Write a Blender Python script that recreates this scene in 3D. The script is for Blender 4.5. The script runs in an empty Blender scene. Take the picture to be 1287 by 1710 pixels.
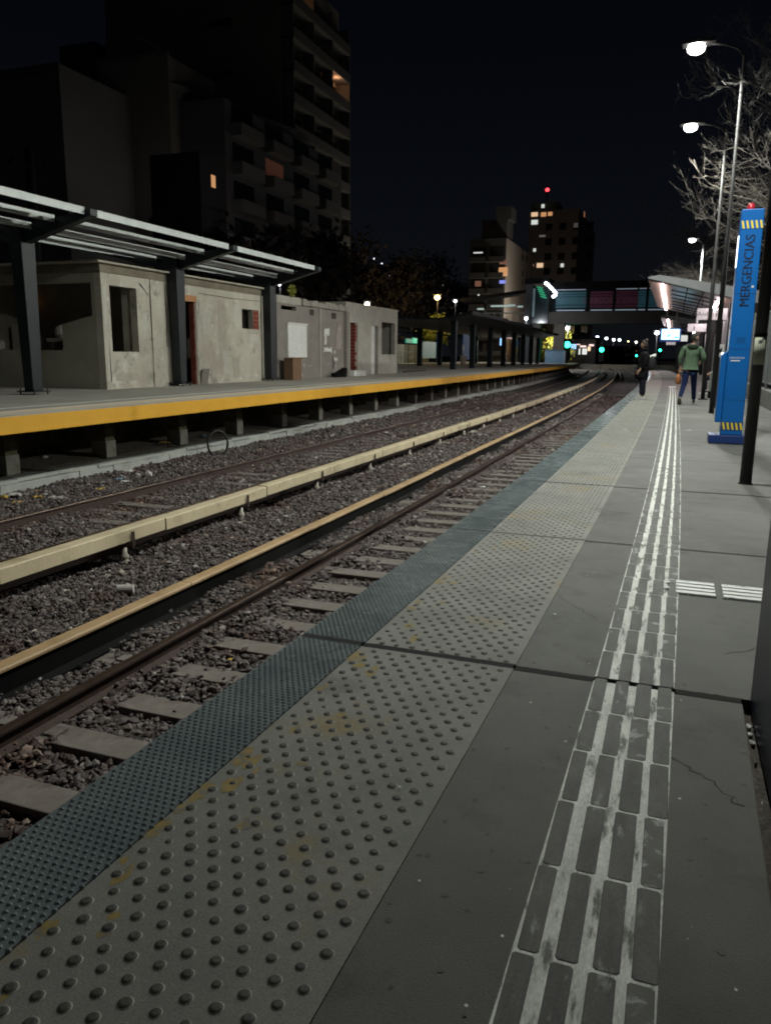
import bpy, bmesh, math, random
import numpy as np
from mathutils import Vector, Matrix, noise as mnoise

random.seed(7); rng = np.random.default_rng(7)
scene = bpy.context.scene
COL = scene.collection
PI = math.pi

# ------------------------------------------------------------------ camera
# world: +y runs along the near track, +x to the right of it, z = 0 is the top of the near platform
TH = math.atan(.365)
CAMH = 1.2
F, CW, CH = 1285., 1287., 1710.
def _basis():
    down = Vector((580. - CW/2, -(7130. - CH/2), -F)).normalized()
    up = -down
    fw = Vector((0, 0, -1)); fy = (fw - up*fw.dot(up)).normalized()
    rx = fy.cross(up)
    return rx, fy, up
_rx, _fy, _up = _basis()
_n = Vector((math.cos(TH), -math.sin(TH))); _d = Vector((math.sin(TH), math.cos(TH)))
def c2w(v):
    a, b, c = _rx.dot(v), _fy.dot(v), _up.dot(v)
    return Vector((_n.x*a + _n.y*b, _d.x*a + _d.y*b, c))
cam_d = bpy.data.cameras.new('camera'); cam = bpy.data.objects.new('camera', cam_d); COL.objects.link(cam)
cam_d.sensor_fit = 'VERTICAL'; cam_d.sensor_height = 24.; cam_d.lens = F/CH*24.
cam_d.clip_start = .02; cam_d.clip_end = 3000
X_, Y_, Z_ = c2w(Vector((1,0,0))), c2w(Vector((0,1,0))), c2w(Vector((0,0,1)))
cam.matrix_world = Matrix(((X_.x,Y_.x,Z_.x,0),(X_.y,Y_.y,Z_.y,0),(X_.z,Y_.z,Z_.z,CAMH),(0,0,0,1)))
scene.camera = cam
EYE = Vector((0,0,CAMH))
# a point of the place seen at a photo pixel, on a known plane
def _ray(px,py): return c2w(Vector((px-CW/2, -(py-CH/2), -F)))
def onZ(px,py,z): r=_ray(px,py); return EYE + r*((z-CAMH)/r.z)
def onX(px,py,x): r=_ray(px,py); return EYE + r*(x/r.x)
def onS(px,py,s): r=_ray(px,py); return EYE + r*(s/r.y)

# ------------------------------------------------------------------ world, exposure
w = bpy.data.worlds.new('World'); scene.world = w; w.use_nodes = True
nt = w.node_tree; bg = nt.nodes['Background']
tc = nt.nodes.new('ShaderNodeTexCoord'); sx = nt.nodes.new('ShaderNodeSeparateXYZ'); rp = nt.nodes.new('ShaderNodeValToRGB')
nt.links.new(tc.outputs['Generated'], sx.inputs[0]); nt.links.new(sx.outputs['Z'], rp.inputs[0]); nt.links.new(rp.outputs[0], bg.inputs[0])
rp.color_ramp.elements[0].position = .0; rp.color_ramp.elements[0].color = (.0042,.0050,.0066,1)
rp.color_ramp.elements[1].position = .35; rp.color_ramp.elements[1].color = (.0012,.0018,.0034,1)
bg.inputs[1].default_value = 1.0
vs = scene.view_settings
vs.view_transform = 'Standard'; vs.look = 'None'; vs.exposure = 0; vs.gamma = 1; vs.use_curve_mapping = False
cy = scene.cycles
cy.filter_width = 1.9; cy.use_denoising = True; cy.max_bounces = 6; cy.diffuse_bounces = 3; cy.glossy_bounces = 3; cy.transmission_bounces = 4
cy.sample_clamp_indirect = 2.0; cy.caustics_reflective = False; cy.caustics_refractive = False

# ------------------------------------------------------------------ helpers
def tag(o, label=None, cat=None, group=None, kind=None):
    if label: o['label'] = label
    if cat: o['category'] = cat
    if group: o['group'] = group
    if kind: o['kind'] = kind
    return o
def thing(name, label, cat, loc=(0,0,0), rz=0, group=None):
    o = bpy.data.objects.new(name, None); COL.objects.link(o); o.location = loc; o.rotation_euler = (0,0,rz)
    o.empty_display_size = .2
    return tag(o, label, cat, group)
def copy_tree(o, parent=None, label=None):
    c = o.copy(); COL.objects.link(c)
    if parent: c.parent = parent
    if label: c['label'] = label
    for ch in list(o.children): copy_tree(ch, c)
    return c

class MB:
    def __init__(s): s.v=[]; s.f=[]; s.m=[]; s.mi=0; s.sm=False; s.smooth=[]
    def add(s, vs, fs):
        b=len(s.v); s.v += [tuple(p) for p in vs]
        for f in fs: s.f.append(tuple(b+i for i in f)); s.m.append(s.mi); s.smooth.append(s.sm)
        return s
    def box(s, x0,x1,y0,y1,z0,z1):
        return s.add([(x0,y0,z0),(x1,y0,z0),(x1,y1,z0),(x0,y1,z0),(x0,y0,z1),(x1,y0,z1),(x1,y1,z1),(x0,y1,z1)],
            [(3,2,1,0),(4,5,6,7),(0,1,5,4),(1,2,6,5),(2,3,7,6),(3,0,4,7)])
    def obox(s, c, ax, ay, az, hx, hy, hz):
        c=Vector(c); ax=Vector(ax)*hx; ay=Vector(ay)*hy; az=Vector(az)*hz
        P=[c-ax-ay-az,c+ax-ay-az,c+ax+ay-az,c-ax+ay-az,c-ax-ay+az,c+ax-ay+az,c+ax+ay+az,c-ax+ay+az]
        return s.add(P,[(3,2,1,0),(4,5,6,7),(0,1,5,4),(1,2,6,5),(2,3,7,6),(3,0,4,7)])
    def bar(s, p0, p1, w, h, up=(0,0,1)):
        p0=Vector(p0); p1=Vector(p1); d=(p1-p0); L=d.length; d.normalize()
        u=Vector(up); r=d.cross(u).normalized(); u=r.cross(d)
        return s.obox((p0+p1)/2, r, d, u, w/2, L/2, h/2)
    def tube(s, pts, rs, n=8, cap=True):
        pts=[Vector(p) for p in pts]
        if not hasattr(rs,'__len__'): rs=[rs]*len(pts)
        V=[];Fc=[]; ref=None
        for i,p in enumerate(pts):
            d=(pts[min(i+1,len(pts)-1)]-pts[max(i-1,0)]).normalized()
            if ref is None: ref = Vector((1,0,0)) if abs(d.x)<.8 else Vector((0,1,0))
            a=(ref-d*ref.dot(d)).normalized(); b=d.cross(a); ref=a
            for k in range(n):
                t=2*PI*k/n; V.append(p+(a*math.cos(t)+b*math.sin(t))*rs[i])
        for i in range(len(pts)-1):
            for k in range(n):
                Fc.append((i*n+k, i*n+(k+1)%n, (i+1)*n+(k+1)%n, (i+1)*n+k))
        if cap:
            Fc.append(tuple(range(n-1,-1,-1))); Fc.append(tuple((len(pts)-1)*n+k for k in range(n)))
        return s.add(V,Fc)
    def prism(s, poly, axis, a, b):
        # poly of 2D points; axis 'y': (x,z) ; 'x': (y,z) ; 'z': (x,y)
        n=len(poly)
        mk={'y':lambda p,t:(p[0],t,p[1]),'x':lambda p,t:(t,p[0],p[1]),'z':lambda p,t:(p[0],p[1],t)}[axis]
        V=[mk(p,a) for p in poly]+[mk(p,b) for p in poly]
        return s.add(V,[tuple(range(n)),tuple(range(2*n-1,n-1,-1))]+[(i,n+i,n+(i+1)%n,(i+1)%n) for i in range(n)])
    def sweep(s, prof, ss, shift, close=True, zf=None):
        # prof: (x,z) outline swept along y = ss with lateral shift(s)
        n=len(prof); V=[];Fc=[]
        for t in ss:
            d=shift(t); dz = zf(t) if zf else 0
            V += [(x+d,t,z+dz) for x,z in prof]
        for i in range(len(ss)-1):
            for k in range(n if close else n-1):
                Fc.append((i*n+k,(i+1)*n+k,(i+1)*n+(k+1)%n,i*n+(k+1)%n))
        if close: Fc += [tuple(range(n)), tuple((len(ss)-1)*n+k for k in range(n-1,-1,-1))]
        return s.add(V,Fc)
    def lathe(s, c, prof, n=16):
        # prof (r,z)
        V=[];Fc=[]; c=Vector(c); m=len(prof)
        for r,z in prof:
            for k in range(n):
                t=2*PI*k/n; V.append((c.x+r*math.cos(t),c.y+r*math.sin(t),c.z+z))
        for i in range(m-1):
            for k in range(n): Fc.append((i*n+k,i*n+(k+1)%n,(i+1)*n+(k+1)%n,(i+1)*n+k))
        Fc += [tuple(range(n-1,-1,-1)), tuple((m-1)*n+k for k in range(n))]
        return s.add(V,Fc)
    def build(s, name, mat, parent=None, bevel=0, loc=None, fix=True):
        me=bpy.data.meshes.new(name); me.from_pydata(s.v,[],s.f)
        mats = mat if isinstance(mat,(list,tuple)) else [mat]
        for m in mats: me.materials.append(m)
        me.polygons.foreach_set('material_index', s.m); me.polygons.foreach_set('use_smooth', s.smooth)
        if fix and len(s.f) < 20000:
            bm=bmesh.new(); bm.from_mesh(me); bmesh.ops.recalc_face_normals(bm, faces=bm.faces); bm.to_mesh(me); bm.free()
        me.update()
        o=bpy.data.objects.new(name, me); COL.objects.link(o)
        if parent: o.parent=parent
        if loc: o.location=loc
        if bevel:
            b=o.modifiers.new('bevel','BEVEL'); b.width=bevel; b.segments=2; b.limit_method='ANGLE'; b.angle_limit=math.radians(40)
        return o
def np_obj(name, V, Fc, mat, mi=None, smooth=False, parent=None):
    # V (n,3), Fc (m,k)
    me=bpy.data.meshes.new(name); m,k=Fc.shape
    me.vertices.add(len(V)); me.vertices.foreach_set('co', V.astype(np.float32).ravel())
    me.loops.add(m*k); me.loops.foreach_set('vertex_index', Fc.astype(np.int32).ravel())
    me.polygons.add(m); me.polygons.foreach_set('loop_start', np.arange(0,m*k,k,dtype=np.int32))
    try: me.polygons.foreach_set('loop_total', np.full(m,k,dtype=np.int32))
    except Exception: pass
    for q in (mat if isinstance(mat,(list,tuple)) else [mat]): me.materials.append(q)
    if mi is not None: me.polygons.foreach_set('material_index', mi.astype(np.int32))
    me.polygons.foreach_set('use_smooth', np.full(m, smooth))
    me.update(calc_edges=True); me.validate()
    o=bpy.data.objects.new(name, me); COL.objects.link(o)
    if parent: o.parent=parent
    return o
def wall_grid(mb, us, vs, holes, mk, t):
    """a wall of thickness t with rectangular holes; mk(u,v,d) -> point"""
    us=sorted(set([round(u,3) for u in us]+[round(q,3) for h in holes for q in h[:2]]))
    vs=sorted(set([round(u,3) for u in vs]+[round(q,3) for h in holes for q in h[2:]]))
    def solid(i,j):
        if i<0 or j<0 or i>=len(us)-1 or j>=len(vs)-1: return False
        u=(us[i]+us[i+1])/2; v=(vs[j]+vs[j+1])/2
        return not any(h[0]<u<h[1] and h[2]<v<h[3] for h in holes)
    for i in range(len(us)-1):
        for j in range(len(vs)-1):
            if not solid(i,j): continue
            a,b,c,d=us[i],us[i+1],vs[j],vs[j+1]
            mb.add([mk(a,c,0),mk(b,c,0),mk(b,d,0),mk(a,d,0)],[(0,1,2,3)])
            mb.add([mk(a,c,t),mk(b,c,t),mk(b,d,t),mk(a,d,t)],[(3,2,1,0)])
            for (di,dj,p,q) in ((-1,0,(a,c),(a,d)),(1,0,(b,c),(b,d)),(0,-1,(a,c),(b,c)),(0,1,(a,d),(b,d))):
                if not solid(i+di,j+dj):
                    mb.add([mk(*p,0),mk(*q,0),mk(*q,t),mk(*p,t)],[(0,1,2,3)])

# ------------------------------------------------------------------ materials
def srgb(r,g,b): return tuple(((c/255)/12.92 if c/255<.04045 else ((c/255+.055)/1.055)**2.4) for c in (r,g,b))
def M(name, c1, c2=None, sc=4., rough=.75, metal=0., bump=0., bsc=60., lohi=(.35,.65), detail=7, speck=0., ssc=220., spec=.5, rvar=0., stretch=None, stain=None, stsc=.6, stlo=(.5,.7)):
    m=bpy.data.materials.new(name); m.use_nodes=True; nt=m.node_tree; N=nt.nodes; L=nt.links
    b=N['Principled BSDF']; b.inputs['Roughness'].default_value=rough; b.inputs['Metallic'].default_value=metal
    b.inputs['Specular IOR Level'].default_value=spec
    if c2 is None: c2=tuple(x*1.25 for x in c1)
    tc=N.new('ShaderNodeTexCoord'); vec=tc.outputs['Object']
    if stretch:
        mp=N.new('ShaderNodeMapping'); mp.inputs['Scale'].default_value=stretch; L.new(vec,mp.inputs[0]); vec=mp.outputs[0]
    def noise(scale, det=detail, r=.6):
        n=N.new('ShaderNodeTexNoise'); n.inputs['Scale'].default_value=scale; n.inputs['Detail'].default_value=det; n.inputs['Roughness'].default_value=r
        L.new(vec,n.inputs['Vector']); return n.outputs[0]
    r=N.new('ShaderNodeValToRGB'); L.new(noise(sc),r.inputs[0])
    r.color_ramp.elements[0].position=lohi[0]; r.color_ramp.elements[0].color=(*c1,1)
    r.color_ramp.elements[1].position=lohi[1]; r.color_ramp.elements[1].color=(*c2,1)
    col=r.outputs[0]
    def mix(fac, a, bcol, mode='MIX'):
        x=N.new('ShaderNodeMix'); x.data_type='RGBA'; x.blend_type=mode
        if hasattr(fac,'is_linked') or not isinstance(fac,(int,float)): L.new(fac,x.inputs[0])
        else: x.inputs[0].default_value=fac
        L.new(a,x.inputs[6])
        if isinstance(bcol,tuple): x.inputs[7].default_value=(*bcol,1)
        else: L.new(bcol,x.inputs[7])
        return x.outputs[2]
    def mask(scale, lo, hi, det=6, rr=.65):
        q=N.new('ShaderNodeMapRange'); L.new(noise(scale,det,rr),q.inputs[0]); q.inputs[1].default_value=lo; q.inputs[2].default_value=hi; q.clamp=True
        return q.outputs[0]
    if stain:
        for (scol, ss, lo, hi) in stain: col=mix(mask(ss,lo,hi), col, scol)
    if speck:
        rr=N.new('ShaderNodeMapRange'); L.new(noise(ssc,2,.5),rr.inputs[0]); rr.inputs[1].default_value=.3; rr.inputs[2].default_value=.7
        rr.inputs[3].default_value=1-speck; rr.inputs[4].default_value=1+speck
        x=N.new('ShaderNodeVectorMath'); x.operation='SCALE'; L.new(col,x.inputs[0]); L.new(rr.outputs[0],x.inputs['Scale']); col=x.outputs[0]
    L.new(col,b.inputs['Base Color'])
    if rvar:
        q=N.new('ShaderNodeMapRange'); L.new(noise(sc*2.3),q.inputs[0]); q.inputs[1].default_value=.3; q.inputs[2].default_value=.7
        q.inputs[3].default_value=max(.02,rough-rvar); q.inputs[4].default_value=min(1,rough+rvar); L.new(q.outputs[0],b.inputs['Roughness'])
    if bump:
        bp=N.new('ShaderNodeBump'); bp.inputs['Strength'].default_value=min(1,bump); bp.inputs['Distance'].default_value=.01*max(1,bump)
        L.new(noise(bsc,5,.6),bp.inputs['Height']); L.new(bp.outputs[0],b.inputs['Normal'])
    return m
def E(name, c, strength):
    m=bpy.data.materials.new(name); m.use_nodes=True; b=m.node_tree.nodes['Principled BSDF']
    b.inputs['Base Color'].default_value=(*[min(1,x*.5) for x in c],1); b.inputs['Emission Color'].default_value=(*c,1); b.inputs['Emission Strength'].default_value=strength
    return m
def glass(name, c=(.02,.025,.03), rough=.08):
    return M(name, c, c, rough=rough, spec=.8)

concrete = M('platform_concrete', (.098,.097,.091), (.128,.127,.118), sc=2.2, rough=.82, bump=.25, bsc=180, speck=.2, ssc=260, stain=[((.05,.05,.048),1.1,.53,.72),((.17,.168,.16),7,.64,.78),((.075,.073,.066),3.1,.56,.7),((.3,.3,.29),55,.72,.77),((.155,.153,.143),.45,.5,.68)])
concrete_far = M('far_deck_concrete', (.32,.30,.265), (.42,.40,.355), sc=1.2, rough=.85, speck=.1, ssc=80)
dark_void = M('joint_dirt', (.003,.003,.003), (.007,.0065,.006), sc=20, rough=.95)
rubber = M('edge_rubber', (.12,.145,.152), (.17,.198,.205), sc=3, rough=.26, rvar=.08, speck=.15, ssc=300)
dome_base = M('tactile_concrete', (.165,.166,.15), (.225,.224,.203), sc=2.5, rough=.8, bump=.2, bsc=200, speck=.18, ssc=260, stain=[((.25,.185,.075),1.7,.57,.70),((.075,.074,.068),1.5,.58,.75)])
dome_rim = M('tactile_dome_rim_lit', (.27,.262,.232), (.36,.35,.31), sc=25, rough=.7)  # paler ring: paint remnant plus the lit crescent, both in the colour
dome_top = M('tactile_dome_worn_shaded', (.042,.042,.037), (.08,.079,.069), sc=30, rough=.7)  # worn tops, with the shaded dome faces also put into the colour
white_worn = M('worn_white_paint', (.52,.53,.50), (.76,.77,.73), stretch=(1.7,.4,1), sc=14, rough=.7, bump=.3, bsc=120, speck=.18, ssc=160, stain=[((.13,.13,.12),13,.54,.62),((.16,.16,.15),2.2,.58,.75)])
white_fresh = M('white_tactile', (.55,.56,.55), (.7,.7,.69), sc=20, rough=.6, stain=[((.2,.2,.19),15,.6,.7)])
guide_bar = M('guide_bar_worn', (.068,.068,.064), (.12,.119,.112), stretch=(1.6,.45,1), sc=9, rough=.75, bump=.2, bsc=200, speck=.2, ssc=240, stain=[((.33,.34,.33),11,.60,.70)])
guide_bar_white = M('guide_bar_scuffed', (.085,.085,.08), (.13,.13,.12), sc=7, rough=.75, bump=.2, bsc=200, stain=[((.36,.37,.37),(13),.56,.64)])
rail_rust = M('rail_rust', (.026,.0125,.009), (.048,.024,.017), sc=12, rough=.75, bump=.2, bsc=90)
rail_head = M('rail_head_steel', (.055,.034,.025), (.085,.055,.042), sc=6, rough=.4, metal=.6)
cover_cream = M('cream_cover', (.50,.415,.275), (.585,.495,.34), sc=1.4, rough=.6, speck=.1, ssc=60, stain=[((.36,.295,.185),2.4,.52,.72),((.22,.175,.11),7,.62,.74)])
cover_tan = M('tan_cover', (.36,.235,.118), (.45,.305,.165), sc=1.6, rough=.6, speck=.06, ssc=60, stain=[((.31,.2,.10),2.4,.52,.72),((.2,.13,.065),8,.62,.74)])
black_steel = M('black_steel', (.004,.004,.0045), (.007,.0065,.0065), sc=8, rough=.7, spec=.12)
insul = M('insulator_ceramic', (.36,.33,.28), (.46,.43,.37), sc=10, rough=.3)
sleeper_m = M('sleeper_concrete', (.135,.117,.104), (.19,.166,.148), sc=9, rough=.9, bump=.3, bsc=90, stain=[((.075,.05,.04),4,.52,.7)])
bed_m = M('bed_dirt', (.035,.028,.026), (.085,.07,.065), sc=22, rough=.95, bump=1, bsc=28, detail=9)
channel_m = M('channel_concrete', (.30,.31,.29), (.39,.40,.37), sc=3, rough=.85, speck=.08, ssc=60, stain=[((.2,.2,.185),1.5,.55,.75)])
pier_m = M('pier_concrete', (.33,.32,.28), (.42,.41,.36), sc=5, rough=.9, stain=[((.2,.19,.15),3,.5,.7)])
pier_shade = M('pier_dirty_shaded', (.10,.09,.05), (.19,.17,.10), sc=5, rough=.95)  # dirt together with the platform overhang's shadow, painted into one tone
yellow_m = M('yellow_paint', (.60,.30,.012), (.66,.345,.02), sc=1.5, rough=.55, stain=[((.42,.26,.1),5,.64,.75),((.55,.46,.33),9,.7,.78)])
beige_m = M('beige_tactile', (.70,.60,.45), (.78,.67,.52), sc=3, rough=.85)
pale_line = M('pale_line', (.8,.79,.75), (.85,.84,.8), sc=4, rough=.8)
navy_steel = M('navy_steel', (.007,.0115,.0145), (.011,.0165,.0205), sc=3, rough=.45, spec=.4)
navy_cab = M('navy_cabinet_paint', (.010,.018,.055), (.014,.024,.068), sc=3, rough=.4)
purlin_m = M('galvanised_purlin', (.50,.54,.53), (.60,.64,.62), sc=4, rough=.42, metal=.1)
plaster = M('raw_plaster', (.435,.405,.335), (.535,.505,.43), sc=1.3, rough=.9, bump=.3, bsc=50, speck=.06, ssc=70, stain=[((.40,.355,.30),.9,.5,.66),((.27,.26,.22),2.4,.55,.68),((.58,.57,.51),2.6,.58,.68)])
plaster_grey = M('grey_plaster', (.205,.185,.165), (.245,.222,.2), sc=2, rough=.9, speck=.06, ssc=70, stain=[((.34,.32,.29),1.6,.66,.76)])
plaster_light = M('light_plaster', (.33,.315,.275), (.41,.39,.345), sc=2, rough=.9, speck=.06, ssc=70)
slab_edge = M('roof_slab', (.36,.335,.27), (.43,.4,.33), sc=3, rough=.9)
brick_m = M('red_brick', (.17,.035,.022), (.25,.06,.035), sc=9, rough=.9)
mortar_m = M('mortar', (.3,.27,.23), (.38,.34,.3), sc=20, rough=.95)
wood_m = M('old_wood', (.16,.09,.05), (.24,.14,.08), sc=4, rough=.85, stretch=(8,8,1))
blue_m = M('totem_blue', (.005,.115,.40), (.006,.128,.44), sc=2, rough=.35)
navy_blue_m = M('plinth_blue', (.010,.035,.16), (.014,.045,.19), sc=3, rough=.5)
text_dark = M('text_navy', (.006,.008,.02), (.007,.009,.022), rough=.5)
text_white = M('text_white', (.7,.72,.75), (.75,.77,.8), rough=.5)
haz_yellow = M('hazard_yellow', (.75,.58,.05), (.8,.62,.06), rough=.5)
haz_dark = M('hazard_blue', (.01,.04,.15), (.012,.045,.16), rough=.5)
red_plastic = M('beacon_red', (.45,.015,.03), (.5,.02,.035), rough=.3)
pole_black = M('pole_black', (.008,.008,.009), (.016,.015,.015), sc=12, rough=.5)
pole_grey = M('pole_grey', (.17,.175,.18), (.24,.245,.25), sc=6, rough=.4, metal=.3)
pole_dark = M('pole_dark_grey', (.02,.0195,.02), (.032,.031,.0315), sc=6, rough=.6, spec=.2)
fence_m = M('fence_grey', (.09,.10,.10), (.13,.14,.14), sc=4, rough=.6)
roof_grey = M('canopy_fascia', (.17,.175,.185), (.21,.215,.225), sc=2, rough=.6)
soffit_m = M('soffit_wood', (.16,.10,.075), (.20,.13,.10), sc=3, rough=.6, stretch=(1,6,1))
sign_white = M('sign_white', (.72,.72,.73), (.76,.76,.77), rough=.5)
paper_w = M('paper_white', (.6,.6,.58), (.72,.72,.7), sc=8, rough=.9)
poster_m = M('pole_poster', (.34,.36,.28), (.42,.44,.35), sc=9, rough=.8)
bark = M('bark', (.10,.085,.075), (.17,.15,.13), sc=10, rough=.9)
twig_m = M('twig', (.09,.077,.067), (.155,.135,.117), sc=10, rough=.85)
dark_bark = M('dark_bark', (.05,.038,.03), (.08,.062,.05), sc=6, rough=.95)
ground_m = M('ground_dark', (.03,.028,.025), (.06,.055,.048), sc=.4, rough=.95)
tyre_m = M('tyre_rubber', (.012,.012,.012), (.02,.02,.02), rough=.7)
g_dark = glass('window_dark', (.006,.007,.008), .15)
gaps = lambda *a: a
# ------------------------------------------------------------------ lamps (poles, heads and their light)
def cx(s):
    return .17*(1-math.exp(-max(s,0)/6)) - .03 - .000425*max(0,s-25)**2
lamp_em = E('lamp_led', (1,.98,.93), 22)
def platform_lamp(s, px_, label, watts, thick=.055, mat=pole_grey, top=7.2, hx=-.04, aim=(-.28,-.02), plate=False, cone=162, blend=.35):
    t = thing('street_lamp', label, 'street lamp', (px_, s, 0), 0, 'lamps along the platform')
    p=MB(); p.sm=True; p.tube([(0,0,.01),(0,0,3.2),(0,0,3.25),(0,0,top)],[thick,thick,thick*.8,thick*.62],14); p.build('pole', mat, t)
    b=MB(); b.box(-.13,.13,-.13,.13,.002,.022) if plate else b.lathe((0,0,.002),[(thick+.012,0),(thick+.008,.012)],14)
    for a in ((-.095,.095) if plate else ()):
        for c in (-.095,.095): b.lathe((a,c,.022),[(.015,0),(.015,.02)],6)
    b.build('base_plate', mat, t)
    a=MB(); a.sm=True; a.tube([(0,0,top-.05),(-.12,0,top+.12),(-.35,0,top+.22),(hx-px_+.25,0,top+.28)],[.026,.024,.022,.02],8); a.build('arm', mat, t)
    x0=hx-px_; z=top+.28
    h=MB(); h.prism([(x0+.34,z+.02),(x0+.3,z+.09),(x0-.18,z+.07),(x0-.30,z+.03),(x0-.30,z),(x0+.34,z)],'y',-.15,.15); h.build('lamp_head', mat, t, bevel=.01)
    e=MB(); e.sm=True; e.lathe((x0-.03,0,z),[(.16,-.004),(.175,-.05),(.16,-.11),(.11,-.15),(.04,-.175)],18); e.build('lamp_lens', lamp_em, t)
    l=bpy.data.lights.new('lamp_light','SPOT'); l.energy=watts; l.color=(.965,1,.91); l.spot_size=math.radians(cone); l.spot_blend=blend; l.shadow_soft_size=.12
    lo=bpy.data.objects.new('lamp_light', l); COL.objects.link(lo); lo.parent=t; lo.location=(x0-.03,0,z-.24)
    lo.rotation_euler = Vector((aim[0],aim[1],-1)).to_track_quat('-Z','Y').to_euler()
    return t
W0=1950
lamp_a = platform_lamp(8.15, .745, 'thick black lamp post with a torn poster, in front of the blue pillar', W0*1.2, .055, pole_black, 7.2, aim=(-.25,.22), cone=142, blend=.75)
platform_lamp(18.5, .86, 'slim lamp post', W0, .052, pole_dark)['label']='dark slim lamp post between blue pillar and walking man, its lit head highest in view'
platform_lamp(24.4, .87, 'grey lamp post on a square base plate behind the walking man, second lit head down', W0, .06, pole_dark, plate=True)
platform_lamp(46., 1.0, 'distant lamp post rising behind the shelter roof among bare branches', W0, .06, pole_grey, 7.1, hx=.45)
def street_side(x,s,watts,label):
    t=platform_lamp(s,x,label,watts,.08,pole_dark,7.9,hx=x-1.6,aim=(-.75,-.12),cone=98,blend=.15); t['group']='street lamps on the road beside the station'
street_side(16.,27.,6500,'street lamp on the road beyond the fence, outside the right picture edge, nearer one')
street_side(16.,58.,6500,'street lamp on the road beyond the fence, farther along the road')
# poster on the black post
q=MB()
for k in range(7):
    a0=math.radians(-150+k*22); a1=math.radians(-150+(k+1)*22); r=.0565
    q.sm=True
    q.add([(r*math.cos(a0),r*math.sin(a0),1.14),(r*math.cos(a1),r*math.sin(a1),1.14),(r*math.cos(a1),r*math.sin(a1),1.39),(r*math.cos(a0),r*math.sin(a0),1.39)],[(0,1,2,3)])
po=q.build('poster', M('poster_print',(.36,.38,.30),(.44,.46,.36),sc=7,rough=.85,stain=[((.03,.035,.03),9,.54,.6)]), lamp_a); so=po.modifiers.new('thick','SOLIDIFY'); so.thickness=.001
q=MB(); q.tube([(.0,0,1.40),(.0,0,1.425)],.058,14); q.build('strap', black_steel, lamp_a)

# ------------------------------------------------------------------ ground and track bed
g=MB(); g.box(-900,900,-60,1500,-1.6,-1.30)
tag(g.build('ground', ground_m), kind='structure')
bed=MB()
ss=[-6+1.*i for i in range(60)]+[54+5*i for i in range(40)]
bed.sweep([(-10.9,-1.285),(-10.7,-1.225),(-9.4,-1.24),(-6.4,-1.24),(-1.2,-1.24),(-1.2,-1.285)], ss, cx)
tag(bed.build('track_bed', bed_m), kind='structure')

# ballast: loose broken stone
ico_v=[];
def _ico():
    bm=bmesh.new(); bmesh.ops.create_icosphere(bm,subdivisions=1,radius=1)
    V=np.array([v.co[:] for v in bm.verts]); Fc=np.array([[v.index for v in f.verts] for f in bm.faces]); bm.free(); return V,Fc
IV,IF=_ico()
def ballast(name, zones, mat):
    pts=[];sz=[]
    for (s0,s1,x0,x1,dens,size) in zones:
        n=int((s1-s0)*(x1-x0)*dens); S=rng.uniform(s0,s1,n); Xx=rng.uniform(x0,x1,n)
        k=(Xx > -1.1*S-1.8)
        k&=~((np.abs((S-1.15+.296)%.592-.296)<.115)&(Xx>-3.3+.15*np.sin(S*9))&(rng.uniform(0,1,n)>.14)); S=S[k];Xx=Xx[k]
        n=len(S); sh=np.array([cx(t) for t in S])
        z=-1.220+rng.normal(0,.012,n)+.018*((Xx<-4.4)&(Xx>-6.2))+.04*((Xx<-3.46)&(Xx>-4.4))+.026*(Xx<-6.2)
        # low heaps over the sleeper ends and along the rails
        z+=.018*np.sin(S*1.7+Xx*2.3)+.012*np.sin(S*5.1-Xx*3.1)
        pts.append(np.stack([Xx+sh,S,z],1)); sz.append(np.clip(rng.lognormal(0,.38,n),.45,2.1)*size)
    P=np.concatenate(pts); R=np.concatenate(sz); n=len(P)
    V=np.repeat(IV[None],n,0)*(1+rng.uniform(-.38,.30,(n,12,1)))
    V*=np.stack([rng.uniform(.75,1.3,n),rng.uniform(.75,1.3,n),rng.uniform(.5,.95,n)],1)[:,None,:]
    a=rng.uniform(0,2*PI,n); b=rng.uniform(-.6,.6,n)
    ca,sa,cb,sb=np.cos(a),np.sin(a),np.cos(b),np.sin(b)
    Rm=np.zeros((n,3,3)); Rm[:,0,0]=ca;Rm[:,0,1]=-sa*cb;Rm[:,0,2]=sa*sb;Rm[:,1,0]=sa;Rm[:,1,1]=ca*cb;Rm[:,1,2]=-ca*sb;Rm[:,2,1]=sb;Rm[:,2,2]=cb
    V=np.einsum('nij,nkj->nki',Rm,V)*R[:,None,None]+P[:,None,:]
    Fc=(IF[None]+ (np.arange(n)*12)[:,None,None]).reshape(-1,3)
    return np_obj(name,V.reshape(-1,3),Fc,mat)
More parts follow.
